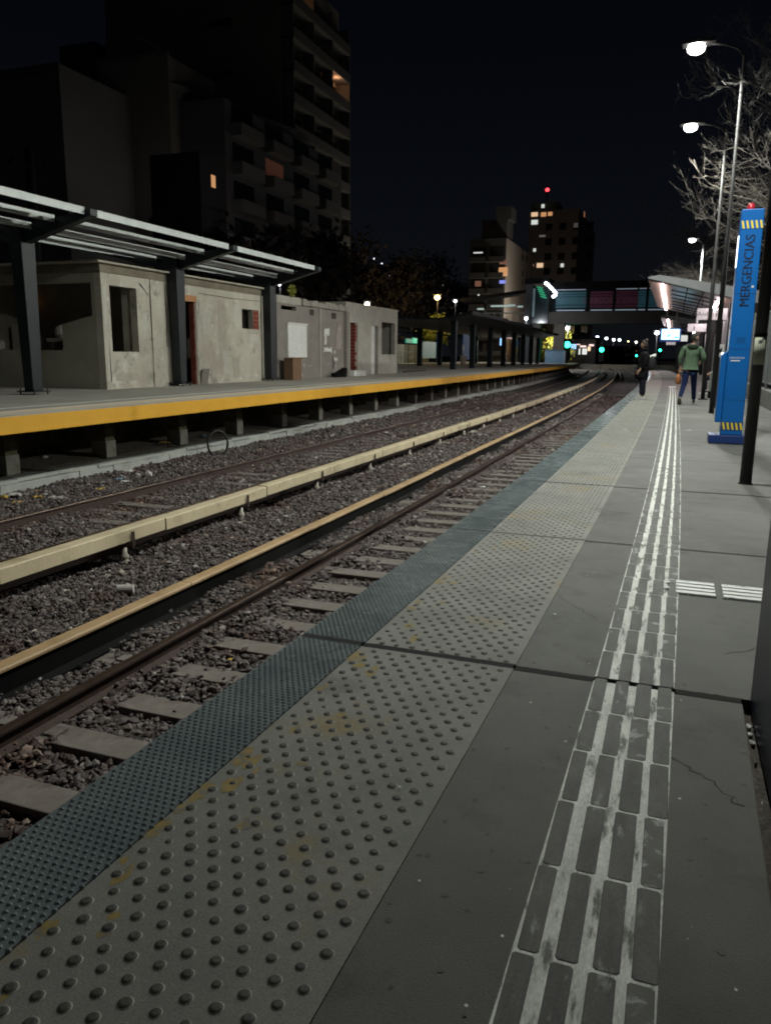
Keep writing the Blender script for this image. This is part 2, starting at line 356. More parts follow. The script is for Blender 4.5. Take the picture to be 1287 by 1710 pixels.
def stone_mat():
    m=bpy.data.materials.new('ballast_stone'); m.use_nodes=True; nt=m.node_tree; N=nt.nodes; L=nt.links; b=N['Principled BSDF']
    b.inputs['Roughness'].default_value=.8
    g=N.new('ShaderNodeNewGeometry'); r=N.new('ShaderNodeValToRGB'); L.new(g.outputs['Random Per Island'],r.inputs[0])
    el=r.color_ramp.elements
    cols=[(0,(.052,.042,.041)),(.25,(.088,.071,.070)),(.5,(.112,.092,.090)),(.7,(.138,.117,.114)),(.86,(.10,.065,.052)),(.95,(.21,.186,.176)),(1,(.36,.33,.3))]
    el[0].position=0; el[0].color=(*cols[0][1],1); el[1].position=1; el[1].color=(*cols[-1][1],1)
    for p,c in cols[1:-1]:
        e=el.new(p); e.color=(*c,1)
    tc=N.new('ShaderNodeTexCoord'); n=N.new('ShaderNodeTexNoise'); n.inputs['Scale'].default_value=60; n.inputs['Detail'].default_value=4; L.new(tc.outputs['Object'],n.inputs['Vector'])
    mr=N.new('ShaderNodeMapRange'); L.new(n.outputs[0],mr.inputs[0]); mr.inputs[1].default_value=.3; mr.inputs[2].default_value=.7; mr.inputs[3].default_value=.75; mr.inputs[4].default_value=1.2
    x=N.new('ShaderNodeVectorMath'); x.operation='SCALE'; L.new(r.outputs[0],x.inputs[0]); L.new(mr.outputs[0],x.inputs['Scale'])
    # rust staining in patches
    n2=N.new('ShaderNodeTexNoise'); n2.inputs['Scale'].default_value=.8; n2.inputs['Detail'].default_value=5; L.new(tc.outputs['Object'],n2.inputs['Vector'])
    m2=N.new('ShaderNodeMapRange'); L.new(n2.outputs[0],m2.inputs[0]); m2.inputs[1].default_value=.55; m2.inputs[2].default_value=.7
    mx=N.new('ShaderNodeMix'); mx.data_type='RGBA'; mx.blend_type='MULTIPLY'; L.new(m2.outputs[0],mx.inputs[0]); L.new(x.outputs[0],mx.inputs[6]); mx.inputs[7].default_value=(.85,.58,.45,1)
    L.new(mx.outputs[2],b.inputs['Base Color']); return m
stone_m=stone_mat()
bl=ballast('ballast',[(1.5,7,-8.2,-1.35,1350,.0190),(7,12,-10.6,-1.35,860,.0222),(12,20,-10.6,-1.35,440,.028),(20,32,-10.6,-1.35,150,.042),(32,52,-10.6,-1.35,70,.055)],stone_m)
tag(bl,'broken purple grey track stone spread between and beside the rails','ballast',kind='stuff')

# sleepers
def sleepers(xc, s0, n, label, grp):
    mb=MB()
    mb.prism([(-1.35,-.05),(-1.35,.045),(-1.3,.05),(1.3,.05),(1.35,.045),(1.35,-.05)],'y',-.115,.115)
    for sg in (-1,1):
        for dx in (-.2,.2): mb.box(sg*.838+dx-.05,sg*.838+dx+.05,-.06,.06,.048,.066)
    proto=mb.build('sleeper', sleeper_m, bevel=.008)
    for i in range(n):
        s=s0+.592*i
        o=proto if i==0 else proto.copy()
        if i: COL.objects.link(o)
        o.location=(xc+cx(s)+random.uniform(-.02,.02), s, -1.235+random.uniform(-.008,.012)); o.rotation_euler=(random.uniform(-.01,.01),0,random.uniform(-.012,.012))
        tag(o,label,'sleeper',grp)
sleepers(-2.91, 1.15, 62, 'concrete sleeper in the stones between the rusty rail and the near platform', 'sleepers of the near track')
sleepers(-7.58, 4.6, 62, 'concrete sleeper in the stones between the cream cover and the far rail', 'sleepers of the far track')

# running rails
track_s=[-4+.8*i for i in range(80)]+[60+4*i for i in range(55)]
def rail(xc, label):
    t=thing('rail', label, 'rail', (0,0,0), 0, 'running rails')
    z0=-1.185; a=MB()
    prof=[(-.07,0),(.07,0),(.07,.012),(.012,.03),(.01,.1),(.034,.115),(.034,.132),(-.034,.132),(-.034,.115),(-.01,.1),(-.012,.03),(-.07,.012)]
    a.sweep([(xc+x,z0+z) for x,z in prof], track_s, cx); a.build('rail_body', rail_rust, t)
    h=MB(); h.sweep([(xc-.033,z0+.1325),(xc+.033,z0+.1325),(xc+.028,z0+.142),(xc-.028,z0+.142)], track_s, cx); h.build('rail_head', rail_head, t)
    return t
rail(-3.68,'rusty brown rail nearest the grey platform edge, beside the tan cover')
rail(-2.0,'rail of the near track tucked under the platform edge')
rail(-8.42,'thin rusty rail running beside the grey cable channel and litter')
rail(-6.75,'rail of the far track close behind the cream cover')

# third rails with their covers
def cover_parts(t, xa, xb, za, zb, mat, name, L=2.62, off=0., gap=.012):
    mb=MB(); s=-2+off
    while s<118:
        n=[s+gap, s+L*.5, s+L-gap]; dz=random.uniform(-.008,.008); dx=random.uniform(-.008,.008)
        prof=[(xa+.012,zb),(xb-.012,zb),(xb,zb-.012),(xb,za),(xa,za),(xa,zb-.012)]
        mb.sweep([(x+dx,z+dz) for x,z in prof], n, cx); s+=L
    return mb.build(name, mat, t)
t=thing('third_rail','cream boxed third rail cover on white insulators, beside the far track','third rail')
cover_parts(t,-6.04,-5.86,-.965,-.815,cover_cream,'cover',2.55,-.35)
a=MB(); a.sweep([(-6.0,-1.06),(-5.95,-1.06),(-5.95,-.97),(-6.0,-.97)],track_s,cx); a.build('conductor', rail_rust, t)
for k in range(22):
    s=7.15+2.6*k
    b=MB(); b.sm=True; b.lathe((-5.935+cx(s),s,-1.25),[(.045,0),(.052,.02),(.052,.05),(.03,.07),(.048,.09),(.048,.115),(.03,.14),(.025,.21)],12); b.build('insulator', insul, t)
    b=MB(); b.box(-5.845+cx(s),-5.835+cx(s),s+.02,s+.07,-1.03,-.85); b.build('clip', rail_rust, t)
t=thing('third_rail','tan topped third rail cover with black side, beside the rusty near rail','third rail')
cover_parts(t,-4.36,-4.225,-.985,-.955,cover_tan,'cover',2.6,.2,.006)
a=MB(); a.sweep([(-4.34,-1.2),(-4.25,-1.2),(-4.25,-1.0),(-4.34,-1.0)],track_s,cx); a.sweep([(-4.24,-1.16),(-4.16,-1.18),(-4.16,-1.165),(-4.24,-1.145)],track_s,cx); a.build('conductor', black_steel, t)
for k in range(22):
    s=4.4+2.6*k
    b=MB(); b.sm=True; b.lathe((-4.12+cx(s),s,-1.25),[(.05,0),(.08,.02),(.08,.05),(.045,.07),(.045,.09)],10); b.build('insulator', black_steel, t)

# ------------------------------------------------------------------ near platform
joints=[-3.,-.1,2.84,5.12,7.45,9.75,12.1,14.3,16.6,18.9,21.2,23.5,25.8,28.1,30.4,32.7]+[35+2.3*i for i in range(20)]+[90,100,110,120,130]
gapw={2.84:.02,5.12:.011,7.45:.02}
plat=MB()
for a,b in zip(joints[:-1],joints[1:]):
    ga=gapw.get(a,.005); gb=gapw.get(b,.005)
    xr=.29 if b<=2.84 else .68
    n=[a+ga, (a+b)/2, b-gb] if b<80 else [a+ga,(3*a+b)/4,(a+b)/2,(a+3*b)/4,b-gb]
    plat.sweep([(-1.43,-.22),(xr,-.22),(xr,0),(-1.43,0)], n, cx)
    if a>=2.84:
        plat.box(.69+cx(min(a,30))*.6,3.2,a+ga,b-gb,-.22,-.003)
P_=plat.build('platform', concrete, bevel=.004); tag(P_,kind='structure')
pb=MB(); pb.sweep([(-1.3,-1.3),(.25,-1.3),(.25,-.225),(-1.3,-.225)],[-3,2.8,10,30,60,90,130],cx); pb.box(.26,3.2,2.8,80,-1.3,-.225); pb.build('platform_body', dark_void, P_)
pd=MB(); pd.box(.31,.56,-3,2.84,-.2,-.045); pd.box(.31,.33,-1,2.845,-.2,-.03)
pd.build('dirt_gap', M('gap_dirt',(.05,.043,.036),(.12,.10,.085),sc=30,rough=.95,bump=1,bsc=60), P_)
# strips laid as thin sheets, cut at the slab joints
def strip(name, x0,x1, z0,z1, mat, smax=130):
    m=MB()
    for a,b in zip(joints[:-1],joints[1:]):
        if a>=smax: break
        ga=gapw.get(a,.004); gb=gapw.get(b,.004)
        m.sweep([(x0,z0),(x1,z0),(x1,z1),(x0,z1)],[a+ga,a+(b-a)*.33,a+(b-a)*.66,b-gb],cx)
    return m.build(name,mat,P_)
strip('edge_strip',-1.45,-1.165,.001,.009,rubber)
strip('warning_strip',-1.163,-.525,.001,.006,dome_base)
def ok_joint(s):
    return np.all(np.abs(np.array(joints)[:,None]-s[None])>.016,axis=0)
def scatter(name, base_v, base_f, pos, mat, mi=None, scale=None):
    n=len(pos); V=np.repeat(base_v[None],n,0)
    if scale is not None: V=V*scale[:,None,None]
    V=V+pos[:,None,:]; k=len(base_v)
    Fc=(base_f[None]+(np.arange(n)*k)[:,None,None]).reshape(-1,base_f.shape[1])
    return np_obj(name,V.reshape(-1,3),Fc,mat,mi=None if mi is None else np.tile(mi,n),smooth=False,parent=P_)
# rubber studs
def studs(name, s0,s1,pitch):
    S=np.arange(s0,s1,pitch); S=S[ok_joint(S)]; pos=[]
    xs=np.arange(-1.437,-1.172,.0235)
    for i,s in enumerate(S):
        for x in xs: pos.append((x+cx(s)+(.0117 if i%2 else 0),s,.009))
    r=.0085
    v=np.array([(-r,0,0),(0,-r,0),(r,0,0),(0,r,0),(-r*.35,0,.0042),(0,-r*.35,.0042),(r*.35,0,.0042),(0,r*.35,.0042)])
    f=np.array([(0,1,5,4),(1,2,6,5),(2,3,7,6),(3,0,4,7),(4,5,6,7)])
    return scatter(name,v,f,np.array(pos),rubber)
tag(studs('rubber_stud',.7,13,.0205),kind='stuff')
# domes
def domes(name,s0,s1,seg):
    S=np.arange(s0,s1,.0485); S=S[ok_joint(S)]; pos=[]
    for i,s in enumerate(S):
        j=int(round(s/.0485)); 
        for k in range(10):
            x=-1.125+.0655*k+(.0328 if j%2 else 0)
            if x<-.54: pos.append((x+cx(s),s,.006))
    pos=np.array(pos); pos[:,:2]+=rng.normal(0,.0012,(len(pos),2))
    sc=np.clip(rng.normal(.84,.06,len(pos)),.6,1)*np.where(rng.uniform(0,1,len(pos))<.05,.72,1)
    rings=[(.0180,0),(.0148,.0026),(.0126,.0044),(.0085,.0057)]
    v=[];f=[];mi=[]
    for r,z in rings:
        for k in range(seg): v.append((r*math.cos(2*PI*k/seg),r*math.sin(2*PI*k/seg),z))
    for i in range(len(rings)-1):
        for k in range(seg): f.append((i*seg+k,i*seg+(k+1)%seg,(i+1)*seg+(k+1)%seg,(i+1)*seg+k)); mi.append(0 if i==0 else 1)
    b=(len(rings)-1)*seg
    h=seg//2
    for k in range(h-1): f.append((b,b+k+1,b+k+2,b+(k+3)%seg) if False else (b+k, b+k+1, b+seg-2-k, b+seg-1-k)); mi.append(1)
    return scatter(name,np.array(v),np.array(f),pos,[dome_rim,dome_top],np.array(mi),sc)
tag(domes('warning_dome',.6,9,12),kind='stuff')
tag(domes('warning_dome',9,26,6),kind='stuff')

# guide strip: white ground with raised worn bars
strip('guide_ground',-.222,.062,.001,.005,white_worn,33)
gb=MB(); gw=MB(); tile=.2945
n_t=0
s=-.1+.05
S0=2.84-tile*10+.012
while S0<34:
    for k,(xk,wk) in enumerate(((-.2175,.0455),(-.1405,.048),(-.0665,.0535),(.0075,.0505))):
        x0=xk
        m = gw if (k==3 and random.random()<.55 and S0<5) or (k==2 and random.random()<.2 and S0<5) else gb
        a,b=S0+.0035,S0+tile-.0035
        if any(abs(j-(a+b)/2)<.13 and gapw.get(j) for j in joints):
            pass
        d=cx((a+b)/2); wv=random.uniform(-.002,.002)
        # rounded-end raised bar
        e=.006; w0=wk+wv; h0=.0048; h1=.0064
        out=[(x0+d+e,a),(x0+d+w0-e,a),(x0+d+w0,a+e),(x0+d+w0,b-e),(x0+d+w0-e,b),(x0+d+e,b),(x0+d,b-e),(x0+d,a+e)]
        cxx=x0+d+w0/2; cyy=(a+b)/2
        inn=[(cxx+(p-cxx)*.88,cyy+(q_-cyy)*.98) for p,q_ in out]
        V=[(p,q_,h0) for p,q_ in out]+[(p,q_,h1) for p,q_ in inn]
        m.add(V,[(i,(i+1)%8,8+(i+1)%8,8+i) for i in range(8)]+[tuple(range(8,16))])
    S0+=tile
gb.build('guide_bar', guide_bar, P_); gw.build('guide_bar_scuffed', guide_bar_white, P_)
# short white branch of ribbed tiles towards the cabinet
br=MB(); rb=MB()
sA=onZ(1130,981,0)
for (x0,x1) in ((.215,.47),(.485,.60)):
    pass
b0=.10; sB=4.1
br.box(b0+.0,b0+.20,sB-.0,sB+.27,.001,.004); br.box(b0+.225,b0+.62,sB,sB+.27,.001,.004)
for k in range(4):
    y0=sB+.012+k*.064
    rb.box(b0+.004,b0+.196,y0,y0+.05,.0045,.0095); rb.box(b0+.232,b0+.616,y0,y0+.05,.0045,.0095)
br.build('branch_tile', guide_bar, P_); rb.build('branch_rib', white_fresh, P_, bevel=.004)
# spots of gum and white splashes on the slabs
spl=MB()
for (px,py,r) in ((1113,975,.016),(1112,984,.018),(1043,718,.03),(1151,719,.03),(1146,720,.02),(667,1320,.004),(778,1688,.004),(940,887,.006),(1244,786,.02),(926,1029,.006),(700,1478,.003)):
    c=onZ(px,py,.0015); n=9
    spl.add([(c.x+r*random.uniform(.7,1.2)*math.cos(2*PI*i/n),c.y+r*random.uniform(.7,1.2)*math.sin(2*PI*i/n),.0155 if r>.015 and py<990 and py>900 else .0135) for i in range(n)],[tuple(range(n))])
spl.build('splash_mark', paper_w, P_)

# dirt packed ragged along the open joints, gum spots and chips on the slabs
jd=MB()
for j in joints:
    if j<0 or j>26: continue
    wj=max(gapw.get(j,.004),.004)
    for (xa,xb,zz) in ((-1.44,-1.17,.0098),(-1.16,-.53,.0066),(-.522,-.225,.0012),(.066,.285 if j<2.9 else .68,.0012)):
        n=int((xb-xa)/.022)+2; P=[(xa+(xb-xa)*i/n+cx(j), j-wj-abs(rng.normal(0,.0025))) for i in range(n+1)]; Q=[(p[0], j+wj+abs(rng.normal(0,.0025))) for p in P]
        V=[(p[0],p[1],zz) for p in P]+[(q[0],q[1],zz) for q in Q]
        jd.add([(x,y,z) for x,y,z in V],[(i,i+1,n+1+i+1,n+1+i) for i in range(n)])
tag(jd.build('joint_dirt', dark_void, P_),kind='stuff')
yr=MB()
for k in range(46):
    s_=rng.uniform(.75,2.75) if k<34 else rng.uniform(2.9,5.0); x_=-1.155+abs(rng.normal(0,.035))+(.0 if k%3 else rng.uniform(0,.16)); a_=rng.uniform(.006,.026); b_=rng.uniform(.012,.06); n=11
    yr.add([(x_+cx(s_)+a_*rng.uniform(.45,1.3)*math.cos(2*PI*i/n),s_+b_*rng.uniform(.45,1.3)*math.sin(2*PI*i/n),.0062+.00002*k) for i in range(n)],[tuple(range(n))])
tag(yr.build('yellow_paint_remnant', M('paint_remnant',(.20,.145,.045),(.29,.215,.07),sc=40,rough=.8,stain=[((.15,.145,.125),28,.5,.6)]), P_),kind='stuff')
gum=MB(); gum2=MB()
for k in range(230):
    s_=rng.uniform(.8,1)**0 * (1+18*rng.uniform(0,1)**1.7); x_=rng.choice([rng.uniform(-.51,-.235),rng.uniform(.075,.27 if s_<2.8 else .66),rng.uniform(.7,2.1) if s_>5.5 else rng.uniform(-.51,-.235)])
    if np.min(np.abs(np.array(joints)-s_))<.05: continue
    r_=rng.uniform(.002,.010); g_=gum if rng.uniform()<.8 else gum2; n=8; r_=r_ if g_ is gum else r_*.45
    g_.add([(x_+cx(s_)+r_*rng.uniform(.7,1.25)*math.cos(2*PI*i/n),s_+r_*rng.uniform(.7,1.25)*math.sin(2*PI*i/n),.0012) for i in range(n)],[tuple(range(n))])
tag(gum.build('gum_spot', M('gum_dark',(.04,.04,.038),(.065,.064,.06),sc=30,rough=.7), P_),kind='stuff'); tag(gum2.build('paint_fleck', paper_w, P_),kind='stuff')
crk=MB()
for (x0_,y0_,x1_,y1_) in ((.07,2.35,.28,2.12),(-.50,3.9,-.25,3.55),(.3,3.3,.62,3.6),(.8,8.3,1.7,8.9),(.2,6.2,.6,6.5)):
    n=16; pts=[(x0_+(x1_-x0_)*i/n+rng.normal(0,.008),y0_+(y1_-y0_)*i/n+rng.normal(0,.008)) for i in range(n+1)]
    for (a_,b_) in zip(pts[:-1],pts[1:]):
        w_=rng.uniform(.0007,.0018); dx,dy=b_[0]-a_[0],b_[1]-a_[1]; L_=math.hypot(dx,dy); nx,ny=-dy/L_*w_,dx/L_*w_
        crk.add([(a_[0]-nx,a_[1]-ny,.0011),(b_[0]-nx,b_[1]-ny,.0011),(b_[0]+nx,b_[1]+ny,.0011),(a_[0]+nx,a_[1]+ny,.0011)],[(0,1,2,3)])
tag(crk.build('hairline_crack', dark_void, P_),kind='stuff')

# stones and glass in the dirt gap
for k,(px,py,r) in enumerate(((1248,1213,.012),(1251,1226,.011),(1254,1240,.013),(1268,1340,.010),(1256,1272,.014))):
    c=onZ(px,py,-.035); V=IV*np.array([r,r*1.3,r*.7])*(1+rng.uniform(-.25,.25,(12,1)))
    o=np_obj('pebble',V,IF,paper_w if k!=4 else sleeper_m); o.location=(c.x,c.y,-.037)
    tag(o,'small pebble lying in the dirt gap beside the navy cabinet','pebble','pebbles in the dirt gap')

# navy cabinet at the right margin
t=thing('cabinet','dark navy metal cabinet at the right edge of the picture, nearest the camera','cabinet')
b=MB(); b.box(.352,1.25,.25,2.87,-.03,1.55); b.build('cabinet_body', navy_cab, t, bevel=.006)
b=MB()
for y in (.9,1.55,2.2): b.box(.3495,.3515,y-.004,y+.004,.06,1.48)
b.build('panel_seam', black_steel, t)

# ------------------------------------------------------------------ opposite platform
FZ=.22
def cxf(s): return .3-.000425*max(0,s-25)**2*1.0 + .05
far_s=[2+2*i for i in range(20)]+[42+3*i for i in range(27)]
op=MB(); op.sweep([(-9.52,FZ-.27),(-9.52,FZ-.02),(-9.55,FZ),(-26,FZ),(-26,FZ-.27)],far_s,lambda s:cxf(s)-.3)
OP=op.build('opposite_platform', concrete_far); tag(OP,kind='structure')
b=MB(); b.sweep([(-9.52,FZ-.275),(-9.485,FZ-.275),(-9.485,FZ-.012),(-9.52,FZ-.012)],far_s,lambda s:cxf(s)-.3); b.build('edge_board', yellow_m, OP)
b=MB(); b.sweep([(-9.60,FZ+.004),(-9.78,FZ+.004)],far_s,lambda s:cxf(s)-.3,close=False); b.sweep([(-9.86,FZ+.004),(-10.3,FZ+.004)],far_s,lambda s:cxf(s)-.3,close=False); b.build('tactile_band', beige_m, OP)
b=MB(); b.sweep([(-10.72,FZ+.004),(-10.86,FZ+.004)],far_s,lambda s:cxf(s)-.3,close=False); b.build('pale_line', pale_line, OP)
bw=MB(); bw.sweep([(-12.1,-1.3),(-12.1,FZ-.28),(-12.5,FZ-.28),(-12.5,-1.3)],far_s,lambda s:cxf(s)-.3); bw.build('back_wall', pier_shade, OP)
ug=MB(); ug.sweep([(-10.9,-1.29),(-10.9,-1.06),(-11.1,-.96),(-12.1,-.86),(-12.1,-1.29)],far_s,lambda s:cxf(s)-.3); ug.build('rubble_floor', M('rubble_floor',(.06,.052,.04),(.15,.13,.10),sc=9,rough=.95,bump=1,bsc=25), OP)
pl=None
for k in range(42):
    s=10.5+2.6*k-2.6; s_=s
    if s>118: break
    d=cxf(s)-.3
    if k==0:
        pm=MB(); pm.mi=0; pm.box(-.38,0,-.15,.15,-.35,0); pm.mi=1; pm.box(-1.15,-.02,-.14,.14,0,.62); pm.box(-1.15,.03,-.17,.17,.62,.76)
        pl=pm.build('pier',[pier_m,pier_shade],OP); o=pl
    else:
        o=pl.copy(); COL.objects.link(o); o.parent=OP
    o.location=(-10.95+d,s,-.62)
# end wall of the opposite platform
b=MB(); d=cxf(119)-.3; b.box(-26+d,-10.9+d,119.5,120,-1.3,FZ-.28); b.build('end_wall', pier_m, OP)

# cable channel of concrete units
t=thing('cable_channel','low grey concrete cable channel with uneven lids below the yellow edge','cable channel')
s=6.
while s<112:
    L=.95 if s<45 else 3.8
    d=cxf(s)-.3+random.uniform(-.015,.015)
    m=MB(); m.box(-10.62+d,-10.56+d,s+.006,s+L-.006,-1.3,-1.045+random.uniform(-.012,.006)); m.box(-10.95+d,-10.9+d,s+.006,s+L-.006,-1.3,-1.05)
    if s<45: 
        o=m.build('trough_unit', channel_m, t)
    else: o=m.build('trough_unit', channel_m, t)
    s+=L
s=6.2
while s<112:
    L=1.0 if s<45 else 4.
    d=cxf(s)-.3+random.uniform(-.03,.03); dz=random.uniform(-.012,.016); 
    m=MB(); c=(-10.76+d,s+L/2,-1.015+dz); a=random.uniform(-.018,.018)
    m.obox(c,(math.cos(a),math.sin(a),0),(-math.sin(a),math.cos(a),random.uniform(-.02,.02)),(0,0,1),.205,L/2-.004,.027); m.build('lid', channel_m, t)
    s+=L
# ------------------------------------------------------------------ raw concrete station building on the opposite platform
t=thing('station_building','unfinished raw plaster building with empty openings behind the steel posts','building',(0,0,0))
XW=-13.95
fr=lambda u,v,d:(XW-d,u,v)
m=MB(); wall_grid(m,[16.75,25.1],[FZ,3.2],[(17.06,18.16,1.2,2.9),(20.22,21.02,FZ,2.9),(23.74,24.9,2.02,2.68)],fr,.22); m.build('front_wall', plaster, t)
sd=lambda u,v,d:(u,16.75+d,v)
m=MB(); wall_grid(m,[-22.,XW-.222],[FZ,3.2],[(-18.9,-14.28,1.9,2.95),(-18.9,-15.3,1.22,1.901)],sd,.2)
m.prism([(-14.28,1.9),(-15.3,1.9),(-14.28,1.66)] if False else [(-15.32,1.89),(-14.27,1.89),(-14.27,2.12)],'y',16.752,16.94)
m.build('side_wall', M('shaded_side_plaster',(.30,.28,.22),(.38,.36,.29),sc=1.3,rough=.9,speck=.06,ssc=70), t)  # darker copy of the front plaster, this side's shade in its colour
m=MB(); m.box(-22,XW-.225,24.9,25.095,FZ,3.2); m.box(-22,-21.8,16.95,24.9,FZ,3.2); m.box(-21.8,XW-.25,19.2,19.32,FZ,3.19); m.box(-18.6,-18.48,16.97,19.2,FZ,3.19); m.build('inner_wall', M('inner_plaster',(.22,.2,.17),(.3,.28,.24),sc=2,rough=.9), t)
m=MB(); m.box(-22.3,XW+.16,16.5,25.18,3.42,3.47); m.build('roof', slab_edge, t, bevel=.006)
m=MB(); m.box(-22.2,XW+.03,16.7,25.13,3.201,3.42); m.build('roof_band', M('roof_band_dark',(.15,.13,.095),(.21,.185,.14),sc=3,rough=.95), t)  # band below the ledge, darker than ledge and wall
m=MB(); m.tube([(XW+.05,25.05,FZ),(XW+.05,25.05,3.19)],.035,8); m.build('drain_pipe', plaster_light, t)
m=MB(); m.box(XW+.001,XW+.03,18.75,19.35,FZ,3.19); m.build('pilaster', plaster, t)
# brick jambs
def bricks(name, x0, x1, y, z0, z1, parent, face='y', side=1):
    mm=MB(); mm.mi=0; z=z0; r=0
    while z<z1-.05:
        if random.random()>.06:
            e=random.uniform(0,.012)
            mm.box(x0+.01+e,x1-.01-random.uniform(0,.03),y-.03,y+.012+e,z,min(z1,z+.145))
        z+=.16; r+=1
    mm.mi=1; mm.box(x0,x1,y+ .0,y+.03,z0,z1) if False else mm.box(x0+.004,x1-.004,y-.028,y-.002,z0,z1)
    return mm.build(name,[brick_m,mortar_m],parent)
m=MB(); m.mi=0; z=FZ
while z<2.86:
    e=random.uniform(0,.03); m.box(XW-.215,XW-.035-e,20.93+random.uniform(0,.01),21.0,z,z+.14); z+=.155
m.mi=1; m.box(XW-.217,XW-.02,20.97,21.018,FZ,2.89)
m.build('brick_jamb',[brick_m,mortar_m],t)
m=MB(); m.box(XW-.2,XW+.012,20.2,21.04,2.72,2.9); m.build('lintel', M('lintel_tile',(.42,.2,.09),(.5,.25,.12),sc=6,rough=.85), t)
m=MB(); m.mi=0; z=2.03
while z<2.66:
    m.box(XW-.2,XW-.02,24.55,24.9,z,z+.14); z+=.155
m.mi=1; m.box(XW-.21,XW-.04,24.53,24.9,2.02,2.68); m.build('brick_jamb',[brick_m,mortar_m],t)
m=MB(); m.box(XW-.62,XW-.22,18.3,18.45,FZ,2.95); m.build('window_reveal', plaster, t)
# pilaster shade strip and plaster board leaning
b=MB(); b.obox((XW+.06,21.28,FZ+.24),(math.cos(.2),0,-math.sin(.2)),(0,1,0),(math.sin(.2),0,math.cos(.2)),.012,.2,.24); tag(b.build('plaster_board',plaster_grey),'grey board offcut leaning at the foot of the doorway with brick jamb','board')
# things inside seen through the side opening
b=MB(); b.box(-16.2,-15.9,17.7,18.0,FZ,1.3); b.box(-16.15,-16.0,17.72,17.8,1.3,1.62); tag(b.build('storage_box',paper_w),'pale box seen through the side opening of the raw building','box')
b=MB(); b.box(-18.2,-17.6,17.9,18.3,FZ,1.95); tag(b.build('door_leaf',plaster_light),'pale loose door leaf leaning inside at the left picture edge','door')
b=MB(); b.lathe((-16.4,17.95,1.56),[(.12,0),(.2,.1),(.19,.28),(.08,.36)],12); b.box(-16.75,-15.85,17.7,18.2,1.46,1.56); b.box(-16.7,-16.6,17.8,17.9,FZ,1.46); b.box(-16.0,-15.9,18.0,18.1,FZ,1.46)
tag(b.build('work_table',M('sack_grey',(.28,.27,.23),(.36,.34,.3),sc=6,rough=.9)),'work table with a rounded grey sack seen through the side opening','table')
b=MB(); b.box(XW-4.55,XW-4.4,18.9,19.0,2.55,2.85); tag(b.build('light_box',E('amber',(1,.42,.14),.22)),'small amber lit box inside the raw building left of the first post','lamp')

# ------------------------------------------------------------------ older grey plaster block and lighter block
t=thing('platform_building','older grey plaster block with a white board and peeling posters, right of the third post','building',(-.5,1.0,0))
X2=-13.4; f2=lambda u,v,d:(X2-d,u,v)
m=MB(); wall_grid(m,[25.14,31.75],[FZ,3.05],[(25.5,26.75,2.82,2.97),(27.95,28.35,2.72,2.95),(30.1,30.6,2.68,2.92)],f2,.2); m.box(-20,X2-.2,25.14,25.3,FZ,3.0); m.box(-20,X2-.2,31.5,31.75,FZ,3.0); m.build('front_wall', plaster_grey, t)
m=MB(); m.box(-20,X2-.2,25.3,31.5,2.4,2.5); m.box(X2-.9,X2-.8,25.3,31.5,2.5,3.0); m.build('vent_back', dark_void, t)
m=MB(); m.box(-20,X2+.03,25.12,27.15,3.05,3.32); m.build('parapet', plaster_light, t)
m=MB()
us=[27.15+.35*i for i in range(14)]
for a,b_ in zip(us[:-1],us[1:]): m.box(-20,X2+.10+random.uniform(-.02,.02),a,b_,3.052,3.26+random.uniform(-.05,.05))
m.build('cornice', M('crumbling_concrete',(.24,.22,.19),(.33,.31,.27),sc=5,rough=.95,bump=.6,bsc=30), t)
m=MB(); m.box(X2+.002,X2+.05,28.83,28.93,FZ,3.05); m.build('drain_pipe', plaster_light, t)
m=MB(); m.box(X2+.002,X2+.14,31.45,31.75,FZ,3.05); m.build('pilaster', plaster_grey, t)
m=MB(); m.box(X2+.002,X2+.09,25.87,27.5,1.05,2.30); m.box(X2+.002,X2+.13,25.85,27.52,2.30,2.36); m.build('notice_board', paper_w, t, bevel=.006)
# torn poster remains (paper with ragged outline, 2 mm thick)
def ragged(y0,y1,z0,z1,n,amp):
    P=[]
    for i in range(n): P.append((y0+(y1-y0)*i/n, z0+random.uniform(0,amp)))
    for i in range(n): P.append((y1-random.uniform(0,amp), z0+(z1-z0)*i/n))
    for i in range(n): P.append((y1-(y1-y0)*i/n, z1-random.uniform(0,amp)))
    for i in range(n): P.append((y0+random.uniform(0,amp), z1-(z1-z0)*i/n))
    return P
m=MB()
for (a,b_,c,d,am) in ((29.3,29.95,1.95,2.3,.12),(29.32,29.6,1.55,2.0,.1),(29.25,30.15,1.22,1.52,.14),(30.35,30.5,1.2,1.35,.05),(30.3,30.8,.85,1.1,.14)):
    m.prism(ragged(a,b_,c,d,6,am),'x',X2+.002,X2+.005)
m.build('torn_poster', paper_w, t)
m=MB()
for (a,b_,c,d,am) in ((30.5,31.3,1.35,2.5,.2),(30.1,30.7,.45,1.2,.2)): m.prism(ragged(a,b_,c,d,7,am),'x',X2+.0012,X2+.003)
m.build('bare_patch', M('patch_pinkish',(.30,.26,.235),(.34,.3,.27),sc=4,rough=.9), t)
m=MB()
for k in range(9):
    y=random.uniform(25.9,30.5); z=random.uniform(.3,.75); m.prism(ragged(y,y+random.uniform(.05,.25),z,z+random.uniform(.04,.12),3,.03),'x',X2+.001,X2+.0025)
m.build('chipped_paint', plaster_light, t)

